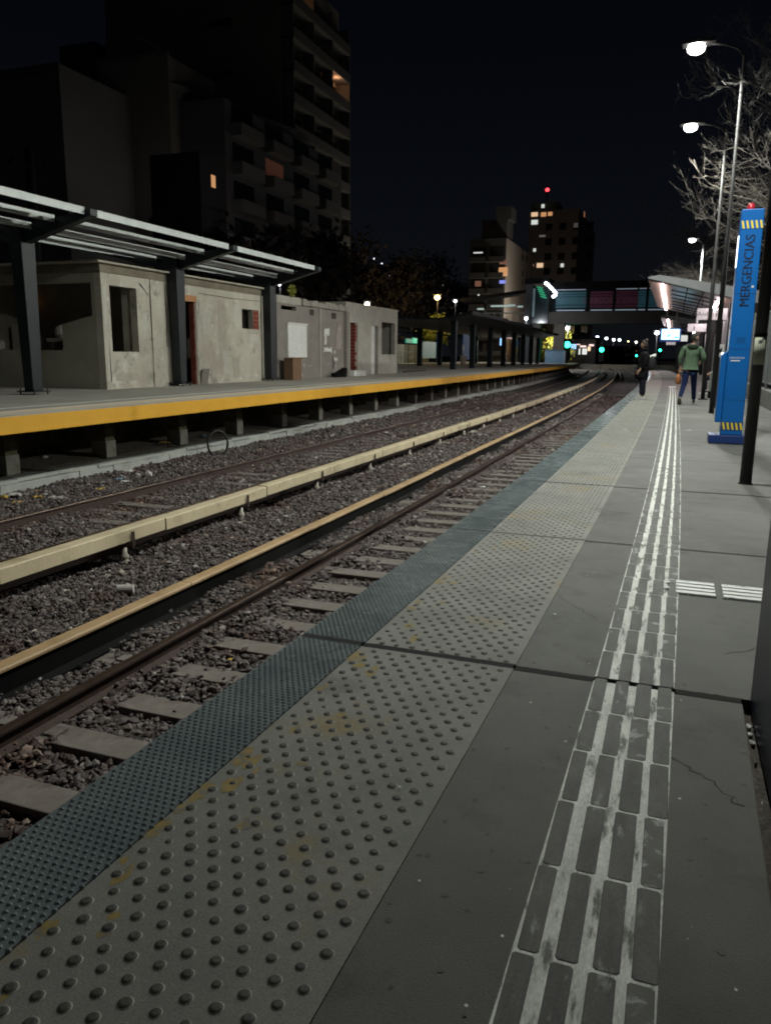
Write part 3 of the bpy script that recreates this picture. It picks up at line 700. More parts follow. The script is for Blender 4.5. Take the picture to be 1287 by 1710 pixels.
t=thing('plaster_annexe','lighter plaster annexe with brick doorway, pale door and open window at the row end','building',(-.5,1.0,0))
X3=-13.45; f3=lambda u,v,d:(X3-d,u,v)
m=MB(); wall_grid(m,[31.76,38.8],[FZ,3.4],[(32.3,33.2,FZ,2.62),(34.95,35.9,FZ,2.58),(36.4,38.4,1.2,2.8)],f3,.22); m.box(-19,X3-.22,31.76,31.9,FZ,3.4); wall_grid(m,[-19,X3-.22],[FZ,3.4],[(-17.5,-14.3,1.0,2.9)],lambda u,v,d:(u,38.8-d,v),.2); m.build('front_wall', plaster_light, t)
m=MB(); m.box(-19,X3+.02,31.76,38.82,3.4,3.5); m.build('roof', slab_edge, t)
m=MB(); m.mi=0; z=FZ
while z<2.55: m.box(X3-.75,X3-.05-random.uniform(0,.03),33.02,33.19,z,z+.14); z+=.155
m.mi=1; m.box(X3-.76,X3-.06,33.05,33.195,FZ,2.6); m.build('brick_jamb',[brick_m,mortar_m],t)
m=MB(); m.box(X3-.1,X3-.05,34.97,35.55,FZ+.01,2.57); m.build('door', M('door_white',(.55,.56,.54),(.62,.63,.61),rough=.6), t)
m=MB(); m.box(X3-1.5,X3-1.4,31.9,34.9,FZ,3.3); m.build('inner_wall', brick_m, t)

b=MB(); b.box(-13.2,-12.85,25.35,26.1,FZ,1.0)
for i in range(4): b.box(-12.85,-12.83,25.37+.18*i,25.37+.18*i+.15,FZ+.02,1.0-.03)
b.box(-13.22,-12.8,25.33,26.12,1.0,1.04)
o_=b.build('wooden_crate',wood_m); o_.location=(-.45,.85,0); tag(o_,'rusty brown wooden cabinet standing beside the third post','cabinet')
b=MB()
for k in range(5): b.obox((-13.05+.06*k,29.6+.1*k,FZ+.1),(1,.2*k,0),(0,1,.3*k),(0,0,1),.1,.12,.08+.02*k)
o_=b.build('rubbish_heap',black_steel); o_.location=(-.5,1,0); tag(o_,'dark rubbish heap at the foot of the grey wall under the torn posters','rubbish')
b=MB()
for k in range(4): b.obox((-13.2+.05*k,32.0+.25*k,FZ+.12),(1,.3*k,0),(-.3*k,1,.2),(0,0,1),.12,.1,.12)
o_=b.build('rubble_bag',paper_w); o_.location=(-.5,1,0); tag(o_,'pale rubble bags at the foot of the brick doorway','bag')

# patched render on the raw building's front
pt=[o for o in bpy.data.objects if o.name=='station_building'][0]
for nm,mt,rects in (('render_patch',M('patch_light',(.455,.44,.385),(.53,.515,.455),sc=3,rough=.95,speck=.08,ssc=60),((16.78,16.98,.4,3.1),(18.25,18.7,2.75,3.1),(18.3,18.6,1.5,2.3),(21.3,21.8,1.7,2.5),(22.4,22.9,.5,1.3),(23.2,23.65,2.2,2.85),(21.1,21.25,.35,2.8),(24.2,24.9,1.5,1.9))),
                    ('render_stain',M('patch_brown',(.355,.325,.27),(.42,.385,.325),sc=3,rough=.95,speck=.08,ssc=60),((22.2,22.75,1.5,2.75),(19.45,19.6,.4,2.7),(23.0,23.5,.35,1.1),(18.72,18.76,.3,2.9),(17.1,18.1,.4,.65)))):
    for (a_,b_,c_,d_) in rects:
        m=MB(); m.prism(ragged(a_,b_,c_,d_,9,.09 if d_-c_>.3 else .04),'x',XW+.0012,XW+.003); m.build(nm,mt,pt)
m=MB(); m.tube([(XW+.02,19.45,3.1),(XW+.02,19.45,2.1),(XW+.02,19.42,1.35)],.012,6); m.tube([(XW+.02,21.2,3.0),(XW+.02,23.0,2.97),(XW+.02,24.9,3.0)],.01,6); m.build('conduit',plaster_grey,pt)
# small weed on the parapet
def leaf_cloud(n, c, r, size, up=.0, clump=None):
    """n small leaf faces in clumps through an ellipsoid; numpy quads"""
    c=np.array(c); r=np.array(r)
    if clump:
        k=clump; d=rng.normal(0,1,(k,3)); d/=np.linalg.norm(d,axis=1)[:,None]; cc=d*rng.uniform(.35,1,(k,1))**.6
        w=rng.uniform(.16,.34,k); idx=rng.integers(0,k,n); p=cc[idx]+rng.normal(0,1,(n,3))*w[idx][:,None]*.62
    else:
        d=rng.normal(0,1,(n,3)); d/=np.linalg.norm(d,axis=1)[:,None]; p=d*rng.uniform(0,1,(n,1))**.4
    P=p*r+c
    a=rng.normal(0,1,(n,3)); a/=np.linalg.norm(a,axis=1)[:,None]; b=rng.normal(0,1,(n,3)); b-=a*(a*b).sum(1)[:,None]; b/=np.linalg.norm(b,axis=1)[:,None]
    s=size*rng.uniform(.6,1.4,(n,1))
    V=np.stack([P-a*s,P+b*s*.5,P+a*s,P-b*s*.5],1).reshape(-1,3); Fc=(np.arange(n)*4)[:,None]+np.arange(4)[None]
    return V,Fc
leaf_yg=M('leaf_yellow_green',(.20,.22,.03),(.32,.33,.05),sc=1,rough=.6)
leaf_dk=M('leaf_dark',(.035,.04,.015),(.07,.07,.025),sc=.6,rough=.7)
leaf_br=M('leaf_dim_brown',(.02,.014,.010),(.034,.024,.017),sc=.3,rough=.9)
V,Fc=leaf_cloud(160,(-13.8,27.2,3.55),(.12,.22,.26),.05); tag(np_obj('weed_plant',V,Fc,leaf_yg),'yellow green weed growing on top of the grey block parapet','plant')

# ------------------------------------------------------------------ open steel canopy frame (no sheeting yet)
t=thing('platform_canopy','open dark steel canopy frame with pale purlins over the raw plaster building','canopy')
POSTS=[(-13.72,2.9),(-13.72,8.45),(-13.72,14.0),(-13.72,19.7),(-13.72,25.25)]
for i,(x,y) in enumerate(POSTS):
    m=MB(); m.add([(-.13,-.15,.085),(.13,-.15,.085),(.13,.15,.085),(-.13,.15,.085),(-.17,-.21,3.62),(.17,-.21,3.62),(.17,.21,3.62),(-.17,.21,3.62)],[(3,2,1,0),(4,5,6,7),(0,1,5,4),(1,2,6,5),(2,3,7,6),(3,0,4,7)])
    o=m.build('post', navy_steel, t, bevel=.015); o.location=(x,y,FZ)
    m=MB(); m.box(-.25,.25,-.26,.26,.06,.085); 
    for a in(-.2,.2):
        for c in(-.2,.2): m.lathe((a,c,0),[(.018,0),(.018,.13)],6)
    m.build('base_plate', navy_steel, o)
    # tapering beams, rising to both sides of the post (butterfly)
    bm_=MB()
    bm_.prism([(.0,3.30),(.16,3.30),(2.0,3.78),(2.0,3.92),(0,3.62)],'y',-.11,.11)
    bm_.prism([(-.001,3.30),(-.001,3.62),(-2.9,4.05),(-2.9,3.9),(-.16,3.30)],'y',-.11,.11)
    o2=bm_.build('beam', navy_steel, t, bevel=.01); o2.location=(x,y,FZ)
    m=MB(); m.box(.165,.20,-.06,.06,3.32,3.5); o3=m.build('floodlight', purlin_m, t); o3.location=(x,y,FZ)
for k,(dx,z) in enumerate(((1.86,3.95),(1.06,3.83),(.42,3.71),(-.55,3.70),(-1.3,3.82),(-2.05,3.93),(-2.75,4.04))):
    x=POSTS[0][0]+dx; zz=z+FZ
    for i in range(len(POSTS)):
        a=POSTS[i][1]+.13; b_=POSTS[i+1][1]-.13 if i<len(POSTS)-1 else POSTS[i][1]+.28
        if i==0: a=-2
        m=MB(); hgt=.15
        # C section: web facing the tracks, short top lip
        m.box(x-.004,x+.004,a,b_,zz-hgt,zz); m.box(x-.06,x-.0041,a,b_,zz-.006,zz)
        m.build('purlin', purlin_m, t)
# ridge sheet over the beams' middle
m=MB(); m.prism([(POSTS[0][0]-.3,FZ+3.66),(POSTS[0][0],FZ+3.635),(POSTS[0][0]+.3,FZ+3.66),(POSTS[0][0]+.3,FZ+3.69),(POSTS[0][0],FZ+3.665),(POSTS[0][0]-.3,FZ+3.69)],'y',-2,25.7); m.build('gutter', navy_steel, t)

# ------------------------------------------------------------------ second, dark canopy further along the opposite platform
t=thing('dark_canopy','long dark butterfly canopy on black posts beyond the plaster annexe','canopy')
for s,x in ((53.2,-14.2),(59.3,-14.2),(66.5,-14.2),(73.5,-14.2),(80,-14.2),(87,-14.2),(95,-14.2),(103,-14.2),(60,-20.8),(67.5,-20.8),(75,-20.8),(94,-20.8)):
    if True:
        d=cxf(s)-.3
        m=MB(); m.box(-.19,.19,-.22,.22,0,3.3); o=m.build('post', navy_steel, t); o.location=(x+d,s,FZ)
for s0,s1 in ((50.4,62),(62.4,76),(76.4,90),(90.4,104)):
    d=cxf((s0+s1)/2)-.3; zz=FZ+3.25
    m=MB(); m.prism([(-12.2+d,zz+.55),(-14.4+d,zz+.12),(-17.4+d,zz+.3),(-20.6+d,zz+.12),(-23.5+d,zz+1.25),(-23.5+d,zz+1.1),(-20.6+d,zz),(-17.4+d,zz+.1),(-14.4+d,zz),(-12.2+d,zz+.35)],'y',s0,s1); m.build('roof_sheet', navy_steel, t)
    m=MB(); m.box(-12.2+d,-12.16+d,s0,s1,zz+.33,zz+.57); m.build('fascia', pole_dark, t)
# litter on the opposite platform
b=MB(); b.bar((-14,41,FZ+.05),(-14.3,46,FZ+.05),.08,.08); tag(b.build('steel_bar',rail_rust),'low steel bar lying on the far deck past the annexe','steel bar')
# ------------------------------------------------------------------ lettering helper
def lettering(txt, size, mat, parent, loc, rot, name='lettering', align='CENTER', extr=.002):
    c=bpy.data.curves.new(name,'FONT'); c.body=txt; c.size=size; c.extrude=extr; c.align_x=align; c.align_y='CENTER'; c.offset=0
    tmp=bpy.data.objects.new('tmp_text',c); COL.objects.link(tmp)
    dg=bpy.context.evaluated_depsgraph_get(); me=bpy.data.meshes.new_from_object(tmp.evaluated_get(dg)); me.name=name
    bpy.data.objects.remove(tmp); bpy.data.curves.remove(c)
    me.materials.clear(); me.materials.append(mat)
    o=bpy.data.objects.new(name,me); COL.objects.link(o); o.parent=parent; o.location=loc; o.rotation_euler=rot
    return o
# ------------------------------------------------------------------ emergency pillar
t=thing('emergency_pillar','tall blue emergency call pillar with vertical lettering, hazard stripes and red beacon','emergency pillar',(.84,11.9,0))
m=MB(); m.box(-.29,.27,-.0,.42,.004,.125); m.build('plinth', navy_blue_m, t, bevel=.012)
m=MB(); m.box(-.14,.14,.02,.34,.127,3.16); m.build('pillar_body', blue_m, t, bevel=.012)
for z0,n in ((.255,5),(2.96,5)):
    m=MB(); m.box(-.141,.141,.0165,.0195,z0-.055,z0+.055); m.build('hazard_band', haz_dark if z0<1 else blue_m, t)
    m=MB()
    for k in range(n):
        x=-.132+.056*k; m.prism([(x,z0+.05),(x+.026,z0+.05),(x+.048,z0-.05),(x+.022,z0-.05)],'y',.0135,.0162)
    m.build('hazard_stripe', haz_yellow, t)
lettering('MERGENCIAS', .17, text_dark, t, (.005,.0175,2.36), (PI/2,-PI/2,0))
bl_o=[o for o in t.children if o.name.startswith('lettering')][0]; bl_o.scale=(.93,1,1)
lettering('EMERGENCIAS', .03, text_white, t, (-.02,.0175,1.20), (PI/2,0,0), name='small_print')
m=MB(); m.box(-.10,.02,.0165,.019,1.155,1.17); m.build('small_print_line', text_white, t)
m=MB(); m.box(.07,.10,.0165,.019,2.14,2.165); m.build('sticker', paper_w, t)
m=MB(); m.sm=True; m.lathe((-.02,.18,3.161),[(.05,0),(.052,.03),(.046,.07),(.028,.095)],16); m.build('beacon', red_plastic, t)
m=MB(); m.box(-.146,-.1415,.08,.2,2.42,2.83); m.build('side_light', E('side_led',(.9,.95,1),4), t)
m=MB(); m.prism([(-.225,.30),(-.225,1.20),(-.2,1.26),(-.1415,1.30),(-.1415,.30)],'y',.06,.30); m.build('call_box', blue_m, t, bevel=.015)
m=MB(); m.box(-.222,-.18,.09,.14,1.245,1.27); m.build('box_light', E('box_led',(.95,.97,1),3), t)
for z,xx in ((1.62,-.146),(1.55,-.146)):
    m=MB(); m.box(xx,-.1415,.1,.16,z-.03,z+.03); m.build('button', text_dark if z>1.6 else paper_w, t)
for z in (.62,1.32,2.06):
    m=MB(); m.box(-.1405,.1405,.0185,.0199,z-.002,z+.002); m.build('panel_seam',text_dark,t)
m=MB()
for i in range(7):
    for j in range(5): m.box(-.05+.017*i,-.042+.017*i,.0185,.0199,1.40+.017*j,1.408+.017*j)
m.build('speaker_grille',text_dark,t)
for z in (1.72,1.52,1.9): 
    m=MB(); m.box(.1415,.150,.08,.12,z-.02,z+.02); m.build('latch', pole_grey, t)

# ------------------------------------------------------------------ fence on its low wall at the right
t=thing('perimeter_fence','tall grey bar fence on a low concrete wall at the right edge behind the pillar','fence')
m=MB(); m.box(2.2,2.42,14.9,62,.0,.42); m.build('low_wall', concrete, t, bevel=.01)
for k in range(19):
    y=15+2.5*k; m=MB(); m.box(2.27,2.35,y-.04,y+.04,.421,2.6); m.build('post', fence_m, t)
for k in range(18):
    a=15+2.5*k+.041; b_=a+2.5-.082
    m=MB(); m.box(2.295,2.325,a,b_,.55,.6); m.box(2.295,2.325,a,b_,2.4,2.45)
    y=a+.06
    while y<b_-.03: m.box(2.301,2.319,y-.011,y+.011,.6,2.4); y+=.11
    m.build('bar_panel', fence_m, t)
# mesh fence at the far platform end
t=thing('end_fence','pale grey palisade fence at the far end of the platform beyond the shelter','fence')
for k in range(60):
    s=62+.5*k; d=cx(s)
    m=MB() if k==0 else m
    m.box(1.9+d-.02,1.9+d+.02,s-.09,s+.09,0,2.3)
m.build('slat_panel', fence_m, t)
for k in range(11): s=62+3*k; m=MB(); m.box(1.95+cx(s),2.05+cx(s),s-.06,s+.06,0,2.4); m.build('post', fence_m, t)

# ------------------------------------------------------------------ shelter with lit soffit
tube_m=E('fluorescent_tube',(1,.86,.88),34)
glaz=M('skylight_glazing',(.16,.15,.15),(.2,.19,.2),sc=3,rough=.35)
glaz_b=M('skylight_blue_film',(.10,.17,.32),(.16,.24,.42),sc=1.2,rough=.3)
def shelter(s0, L, label, blue=.5, walls=True):
    t=thing('platform_shelter', label, 'shelter', (0,s0,0), 0, 'platform shelters')
    P0=[(-1.12,4.0),(-.73,4.1),(3.3,3.4),(3.3,2.98),(1.8,3.25),(1.1,3.42)]
    m=MB(); 
    # end fascias (wedges) and the roof skin
    m.prism([(-1.12,4.03),(-.73,4.10),(3.3,3.38),(3.3,2.9),(1.15,3.41),(-1.1,3.98)],'y',0,.14); m.build('fascia', roof_grey, t, bevel=.01); m=MB(); m.prism([(-1.12,4.03),(-.73,4.10),(3.3,3.38),(3.3,2.9),(1.15,3.41),(-1.1,3.98)],'y',L-.14,L); m.build('fascia', roof_grey, t, bevel=.01)
    m=MB(); m.prism([(-1.12,4.03),(-.73,4.10),(3.3,3.38),(3.3,3.33),(-.73,4.06),(-1.1,4.0)],'y',.141,L-.141); m.build('roof_skin', roof_grey, t)
    # soffit, sloping, in two wooden wings with a glazed middle
    zt=lambda x: 3.97-(x+1.1)*.235
    def slab(x0,x1,y0,y1,mat,name,dz=0,th=.03):
        q=MB(); q.prism([(x0,zt(x0)+dz),(x1,zt(x1)+dz),(x1,zt(x1)+dz-th),(x0,zt(x0)+dz-th)],'y',y0,y1); return q.build(name,mat,t)
    slab(-1.1,-.3,.145,L-.145,soffit_m,'soffit'); slab(1.35,3.3,.145,L-.145,soffit_m,'soffit')
    ny=8
    for i in range(ny):
        a=.2+(L-.4)*i/ny; b_=.2+(L-.4)*(i+1)/ny
        for x0,x1 in ((-.299,.25),(.251,.8),(.801,1.349)):
            slab(x0,x1,a+.03,b_-.03,glaz_b if (random.random()<blue and i>=ny*.35 and x0<.8) else glaz,'skylight_pane')
        slab(-.299,1.349,b_-.03,b_+.03,black_steel,'glazing_bar',-.005,.06)
    for x in (.25,.8): slab(x-.02,x+.02,.15,L-.15,black_steel,'glazing_bar',-.012,.05)
    for x,a,b_ in ((-.62,.4,3.9),(-.62,4.1,4.9),(-.62,5.1,L-1),(1.42,.8,L*.42),(1.42,L*.5,L-1)):
        q=MB(); q.box(x-.045,x+.045,a,b_,zt(x)-.11,zt(x)-.05); q.build('tube_light', tube_m, t)
    for y in (1.2,L/2,L-1.2):
        q=MB(); q.box(1.75,1.95,y-.1,y+.1,.0,3.2); q.build('column', pole_dark, t)
    if walls:
        q=MB(); q.box(2.05,2.15,.6,L-.6,.25,2.9); q.build('back_panel', M('shelter_panel',(.075,.068,.075),(.095,.088,.095),sc=2,rough=.6), t)
    return t
shelter(30.4,17,'nearer platform shelter with sloping grey roof edge, two lit tubes and blue tinted skylights',.45)
shelter(59.,16,'farther platform shelter seen under the roof of the nearer one, with bright tubes',.9)
# hanging signs
def hang_sign(x0,x1,z0,z1,s,label,txt=None,pic=True,mat=sign_white,grp='white signs under the shelters'):
    t=thing('hanging_sign',label,'sign',((x0+x1)/2,s,(z0+z1)/2),0,grp)
    w2=(x1-x0)/2; h2=(z1-z0)/2
    q=MB(); q.box(-w2,w2,-.04,.04,-h2,h2); q.build('panel',mat,t,bevel=.006)
    for sx in (-.7,.7): q=MB(); q.box(sx*w2-.012,sx*w2+.012,-.012,.012,h2,h2+.45); q.build('hanger',pole_dark,t)
    if txt: lettering(txt, h2*1.05, M('sign_ink',(.12,.12,.13),(.14,.14,.15)), t, (-w2*.42,-.0425,0), (PI/2,0,0))
    if pic:
        q=MB(); q.sm=False; x=w2*.28 if txt else -w2*.3
        q.lathe((0,0,0),[(h2*.14,-.001),(h2*.14,.001)],12)
        qb=MB(); 
        qb.add([(x+h2*.15*math.cos(k*PI/6),-.0425,h2*.42+h2*.15*math.sin(k*PI/6)) for k in range(12)],[tuple(range(12))])
        qb.prism([(x-h2*.2,h2*.2),(x+h2*.2,h2*.2),(x+h2*.12,-h2*.55),(x-h2*.12,-h2*.55)],'y',-.0425,-.0405)
        qb.build('pictogram',M('sign_picto',(.2,.2,.2),(.22,.22,.22)),t)
    return t
p=lambda a,b,s: onS(a,b,s)
def sign_at(a,b,c,d,s,label,txt=None,pic=True):
    u=onS(a,b,s); v=onS(c,d,s); return hang_sign(u.x,v.x,v.z,u.z,s,label,txt,pic)
sign_at(1164,515,1213,534,33,'largest white hanging sign with lettering, right under the near shelter roof','Andén')
sign_at(1148,541,1178,554,44.5,'white hanging sign directly over the walking man’s head with a small dark mark',None)
sign_at(1128,560,1147,570,50,'white hanging sign partly behind the lit screen, left of the man’s head',None,False)
sign_at(1112,569,1127,576,64,'small far white hanging sign below the lit screen',None,False)
# departure screen
u=onS(1103,549,40); v=onS(1134.5,569,40)
t=thing('departure_screen','bright cyan lit departure screen in a blue frame hanging over the platform','screen',((u.x+v.x)/2,40,(u.z+v.z)/2))
w2=(v.x-u.x)/2; h2=(u.z-v.z)/2
q=MB(); q.box(-w2-.03,w2+.03,.0,.14,-h2-.06,h2+.02); q.build('frame',M('screen_frame',(.015,.05,.3),(.02,.06,.33),rough=.4),t,bevel=.01)
q=MB(); q.box(-w2*.9,w2*.9,-.006,-.001,-h2*.82,h2*.92); q.build('display',E('display',(.42,.85,1),2.6),t)
q=MB(); q.prism([(-w2*.35,-h2*.2),(-w2*.1,h2*.05),(w2*.15,h2*.4),(w2*.02,0),(-w2*.2,-h2*.45)],'y',-.009,-.0065); q.box(w2*.4,w2*.8,-.009,-.0065,-h2*.55,-h2*.3); q.build('display_graphic',E('display_teal',(.05,.5,.7),1.0),t)
for sx in(-.5,.5): q=MB(); q.box(sx*w2-.02,sx*w2+.02,.05,.09,h2+.02,h2+.9); q.build('hanger',pole_dark,t)

# grey green cabinet and bins behind the poles
t=thing('equipment_cabinet','grey green cabinet on a dark base behind the poles, right of the walking man','cabinet',(1.55,25.4,0))
q=MB(); q.box(-.48,.45,0,.5,.2,.78); q.build('cabinet_body',M('greygreen',(.21,.245,.225),(.26,.3,.275),sc=3,rough=.5),t,bevel=.02)
q=MB(); q.box(-.5,.47,-.02,.52,.003,.198); q.build('dark_base',black_steel,t)
q=MB(); q.box(-.02,.0,-.004,-.0005,.22,.76); q.build('door_gap',black_steel,t)
# small white notice on a slim dark post
u=onS(1196,586,20.5)
t=thing('notice_post','slim dark post holding a small white notice between the lamp post and the pillar','notice',(1.02,20.5,0))
q=MB(); q.tube([(0,0,.003),(0,0,1.5)],.025,8); q.build('post',pole_dark,t)
q=MB(); q.box(-.09,.09,-.035,-.026,1.22,1.52); q.build('notice',paper_w,t)
q=MB(); q.prism([(-.04,1.3),(.03,1.34),(.05,1.44),(-.01,1.40)],'y',-.038,-.0355); q.build('notice_mark',text_dark,t)

# ------------------------------------------------------------------ people
skin_m=M('skin',(.42,.25,.17),(.46,.28,.2),sc=20,rough=.6)
def skinned(name, nodes, edges, mat, parent, sub=2, root=0):
    me=bpy.data.meshes.new(name); me.from_pydata([n[0] for n in nodes],edges,[]); me.materials.append(mat)
    o=bpy.data.objects.new(name,me); COL.objects.link(o); o.parent=parent
    o.modifiers.new('skin','SKIN'); 
    sl=me.skin_vertices[0].data if me.skin_vertices else None
    if sl is None:
        me.attributes
    if not me.skin_vertices:
        bpy.context.view_layer.objects.active=o
    for i,n in enumerate(nodes):
        r=n[1]; me.skin_vertices[0].data[i].radius=(r if hasattr(r,'__len__') else (r,r))
    me.skin_vertices[0].data[root].use_root=True
    o.modifiers['skin'].use_smooth_shade=True
    s=o.modifiers.new('sub','SUBSURF'); s.levels=sub; s.render_levels=sub
    return o
def ensure_skin(me):
    pass
def chain(nodes, pts, start=None):
    """append points [(pos,r)], return edges"""
    e=[]; prev=start
    for p in pts:
        nodes.append(p); i=len(nodes)-1
        if prev is not None: e.append((prev,i))
        prev=i
    return e
def head_mesh(parent, c, yaw, hair_m, bun=False, tilt=0):
    """face and hair as sculpted ellipsoids"""
    bm=bmesh.new(); bmesh.ops.create_uvsphere(bm,u_segments=20,v_segments=14,radius=1)
    for v in bm.verts:
        x,y,z=v.co; 
        j=1-.28*max(0,-z)      # narrower jaw
        v.co=Vector((x*.074*j, y*.094*(1-.12*max(0,-z)), z*.115))
        # nose (front is -y)
        dx=v.co.x; dz=v.co.z
        if y<0:
            v.co.y -= .018*math.exp(-(dx/.013)**2-((dz+.012)/.022)**2)
            v.co.y += .008*math.exp(-((abs(dx)-.03)/.014)**2-((dz-.012)/.012)**2)
            v.co.y -= .005*math.exp(-(dx/.024)**2-((dz+.05)/.010)**2)
    for s in(-1,1):
        q=bmesh.ops.create_uvsphere(bm,u_segments=8,v_segments=6,radius=1)
        for v in q['verts']: v.co=Vector((s*.074+v.co.x*.012, .012+v.co.y*.022, -.005+v.co.z*.033))
    me=bpy.data.meshes.new('face'); bm.to_mesh(me); bm.free(); me.materials.append(skin_m)
    for p_ in me.polygons: p_.use_smooth=True
    o=bpy.data.objects.new('face',me); COL.objects.link(o); o.parent=parent; o.location=c; o.rotation_euler=(tilt,0,yaw)
    for s in(-1,1):
        e=MB(); e.sm=True; e.lathe((s*.03,-.083,.012),[(.004,-.006),(.009,0),(.004,.006)],8); e.build('eye',text_dark,o)
    bm=bmesh.new(); bmesh.ops.create_uvsphere(bm,u_segments=22,v_segments=16,radius=1)
    kill=[v for v in bm.verts if (v.co.y<-.25 and v.co.z<.35) or v.co.z<-.62]
    bmesh.ops.delete(bm,geom=kill,context='VERTS')
    for v in bm.verts:
        x,y,z=v.co; nn=mnoise.noise(Vector((x*5,y*5,z*5)))*.007
        v.co=Vector((x*(.083+nn),y*(.104+nn)+.006,z*(.125+nn)+.006))
    if bun:
        q=bmesh.ops.create_uvsphere(bm,u_segments=12,v_segments=8,radius=.05)
        for v in q['verts']: v.co+=Vector((0,.06,.12))
    me=bpy.data.meshes.new('hair'); bm.to_mesh(me); bm.free(); me.materials.append(hair_m)
    for p_ in me.polygons: p_.use_smooth=True
    h=bpy.data.objects.new('hair',me); COL.objects.link(h); h.parent=o
    so=h.modifiers.new('t','SOLIDIFY'); so.thickness=.012
    return o
def hand_nodes(nodes, wrist_i, wp, d, side, curl=.5):
    """palm with four fingers and a thumb; d = direction of the hand, side = thumb side"""
    d=Vector(d).normalized(); sd=Vector(side); sd=(sd-d*sd.dot(d)).normalized(); n=d.cross(sd)
    wp=Vector(wp); e=[]
    nodes.append((tuple(wp+d*.05),(.036,.016))); k=len(nodes)-1; e.append((wrist_i,k))
    for i,(o_,l) in enumerate(((.026,.070),(.009,.080),(-.009,.074),(-.026,.058))):
        a=wp+d*.095+sd*o_; b=a+(d*(1-curl*.4)+n*curl*.5).normalized()*l*.5; c=b+(d*(1-curl)+n*curl).normalized()*l*.5
        e+=chain(nodes,[(tuple(a),.0095),(tuple(b),.0085),(tuple(c),.0075)],k)
    a=wp+d*.045+sd*.045; b=a+(d*.8+sd*.35+n*.3).normalized()*.045
    e+=chain(nodes,[(tuple(a),.0105),(tuple(b),.009)],k)
    return e
def shoe(parent, heel, toe, mat, sole_m, name='shoe', up=(0,0,1)):
    heel=Vector(heel); toe=Vector(toe); d=(toe-heel); L=d.length; d.normalize(); u=Vector(up); r=d.cross(u).normalized(); u=r.cross(d)
    sec=[(-.05,.030,.075),(0,.040,.085),(.25,.040,.078),(.5,.044,.06),(.75,.048,.045),(.95,.036,.034),(1.03,.016,.022)]
    m=MB(); m.sm=True; n=10; V=[]
    for t_,hw,ht in sec:
        c=heel+d*(L*t_)
        for k in range(n):
            a=2*PI*k/n; V.append(c+r*(hw*math.cos(a))+u*(.022+ (ht-.022)*.5*(1+math.sin(a))))
    Fc=[]
    for i in range(len(sec)-1):
        for k in range(n): Fc.append((i*n+k,i*n+(k+1)%n,(i+1)*n+(k+1)%n,(i+1)*n+k))
    Fc+=[tuple(range(n)),tuple((len(sec)-1)*n+k for k in range(n))]
    m.add(V,Fc); o=m.build(name,mat,parent)
    m=MB(); V=[]
    for t_,hw,ht in sec:
        c=heel+d*(L*t_)
        for sx,zz in ((-1,0),(1,0),(1,.026),(-1,.026)): V.append(c+r*(hw*1.05*sx)+u*zz)
    Fc=[]
    for i in range(len(sec)-1):
        for k in range(4): Fc.append((i*4+k,i*4+(k+1)%4,(i+1)*4+(k+1)%4,(i+1)*4+k))
    Fc+=[(0,1,2,3),tuple((len(sec)-1)*4+k for k in range(4))]
    m.add(V,Fc); m.build('sole',sole_m,o)
    return o
# the walking man: green hooded top, blue jeans, dark shoes, seen from behind, head turned to the right
hood_m=M(spec=.08,name='green_fleece',c1=(.085,.135,.085),c2=(.115,.17,.11),sc=14,rough=.95,bump=.4,bsc=25)
hood_dk=M('dark_green',(.018,.035,.02),(.026,.046,.028),sc=8,rough=.95)
jeans_m=M(spec=.08,name='blue_jeans',c1=(.010,.017,.055),c2=(.016,.026,.078),sc=9,rough=.9)
jeans_dk=M(spec=.08,name='dark_cloth',c1=(.008,.008,.012),c2=(.014,.014,.018),sc=9,rough=.95)
shoe_brown=M('shoe_taupe',(.12,.10,.075),(.16,.135,.1),sc=9,rough=.8)
shoe_dk=M('shoe_dark',(.015,.015,.018),(.025,.025,.028),rough=.7)
hair_dk=M('hair_dark',(.008,.007,.006),(.016,.013,.011),sc=30,rough=.6)
t=thing('person','person walking away in green hooded top and blue jeans, head turned right','person',(.42,21.9,0))
N=[];Ed=[]
# body (skin): pelvis - spine - neck ; arms ; legs
Ed+=chain(N,[((0,0,.95),(.14,.10)),((0,.02,1.15),(.135,.10)),((.01,.03,1.36),(.16,.10)),((.02,.05,1.50),(.06,.06)),((.03,.05,1.60),(.05,.05))])
Ed+=chain(N,[((-.17,.03,1.44),.055),((-.27,.02,1.19),.045),((-.255,.10,.97),.032)],2); lw=len(N)-1
Ed+=hand_nodes(N,lw,(-.255,.10,.97),(.0,.12,-1),(1,.3,0),.6)
Ed+=chain(N,[((.19,.03,1.44),.055),((.31,-.02,1.19),.045),((.24,.18,1.06),.032)],2); rw=len(N)-1
Ed+=hand_nodes(N,rw,(.24,.18,1.06),(-.35,.8,-.2),(0,0,1),.6)
Ed+=chain(N,[((-.09,-.02,.84),.07),((-.125,-.12,.50),.045),((-.17,-.36,.30),.038),((-.205,-.53,.17),.03)],0)
Ed+=chain(N,[((.09,.04,.84),.07),((.125,.235,.48),.045),((.145,.36,.25),.038),((.155,.43,.09),.03)],0)
skinned('body',N,Ed,skin_m,t)
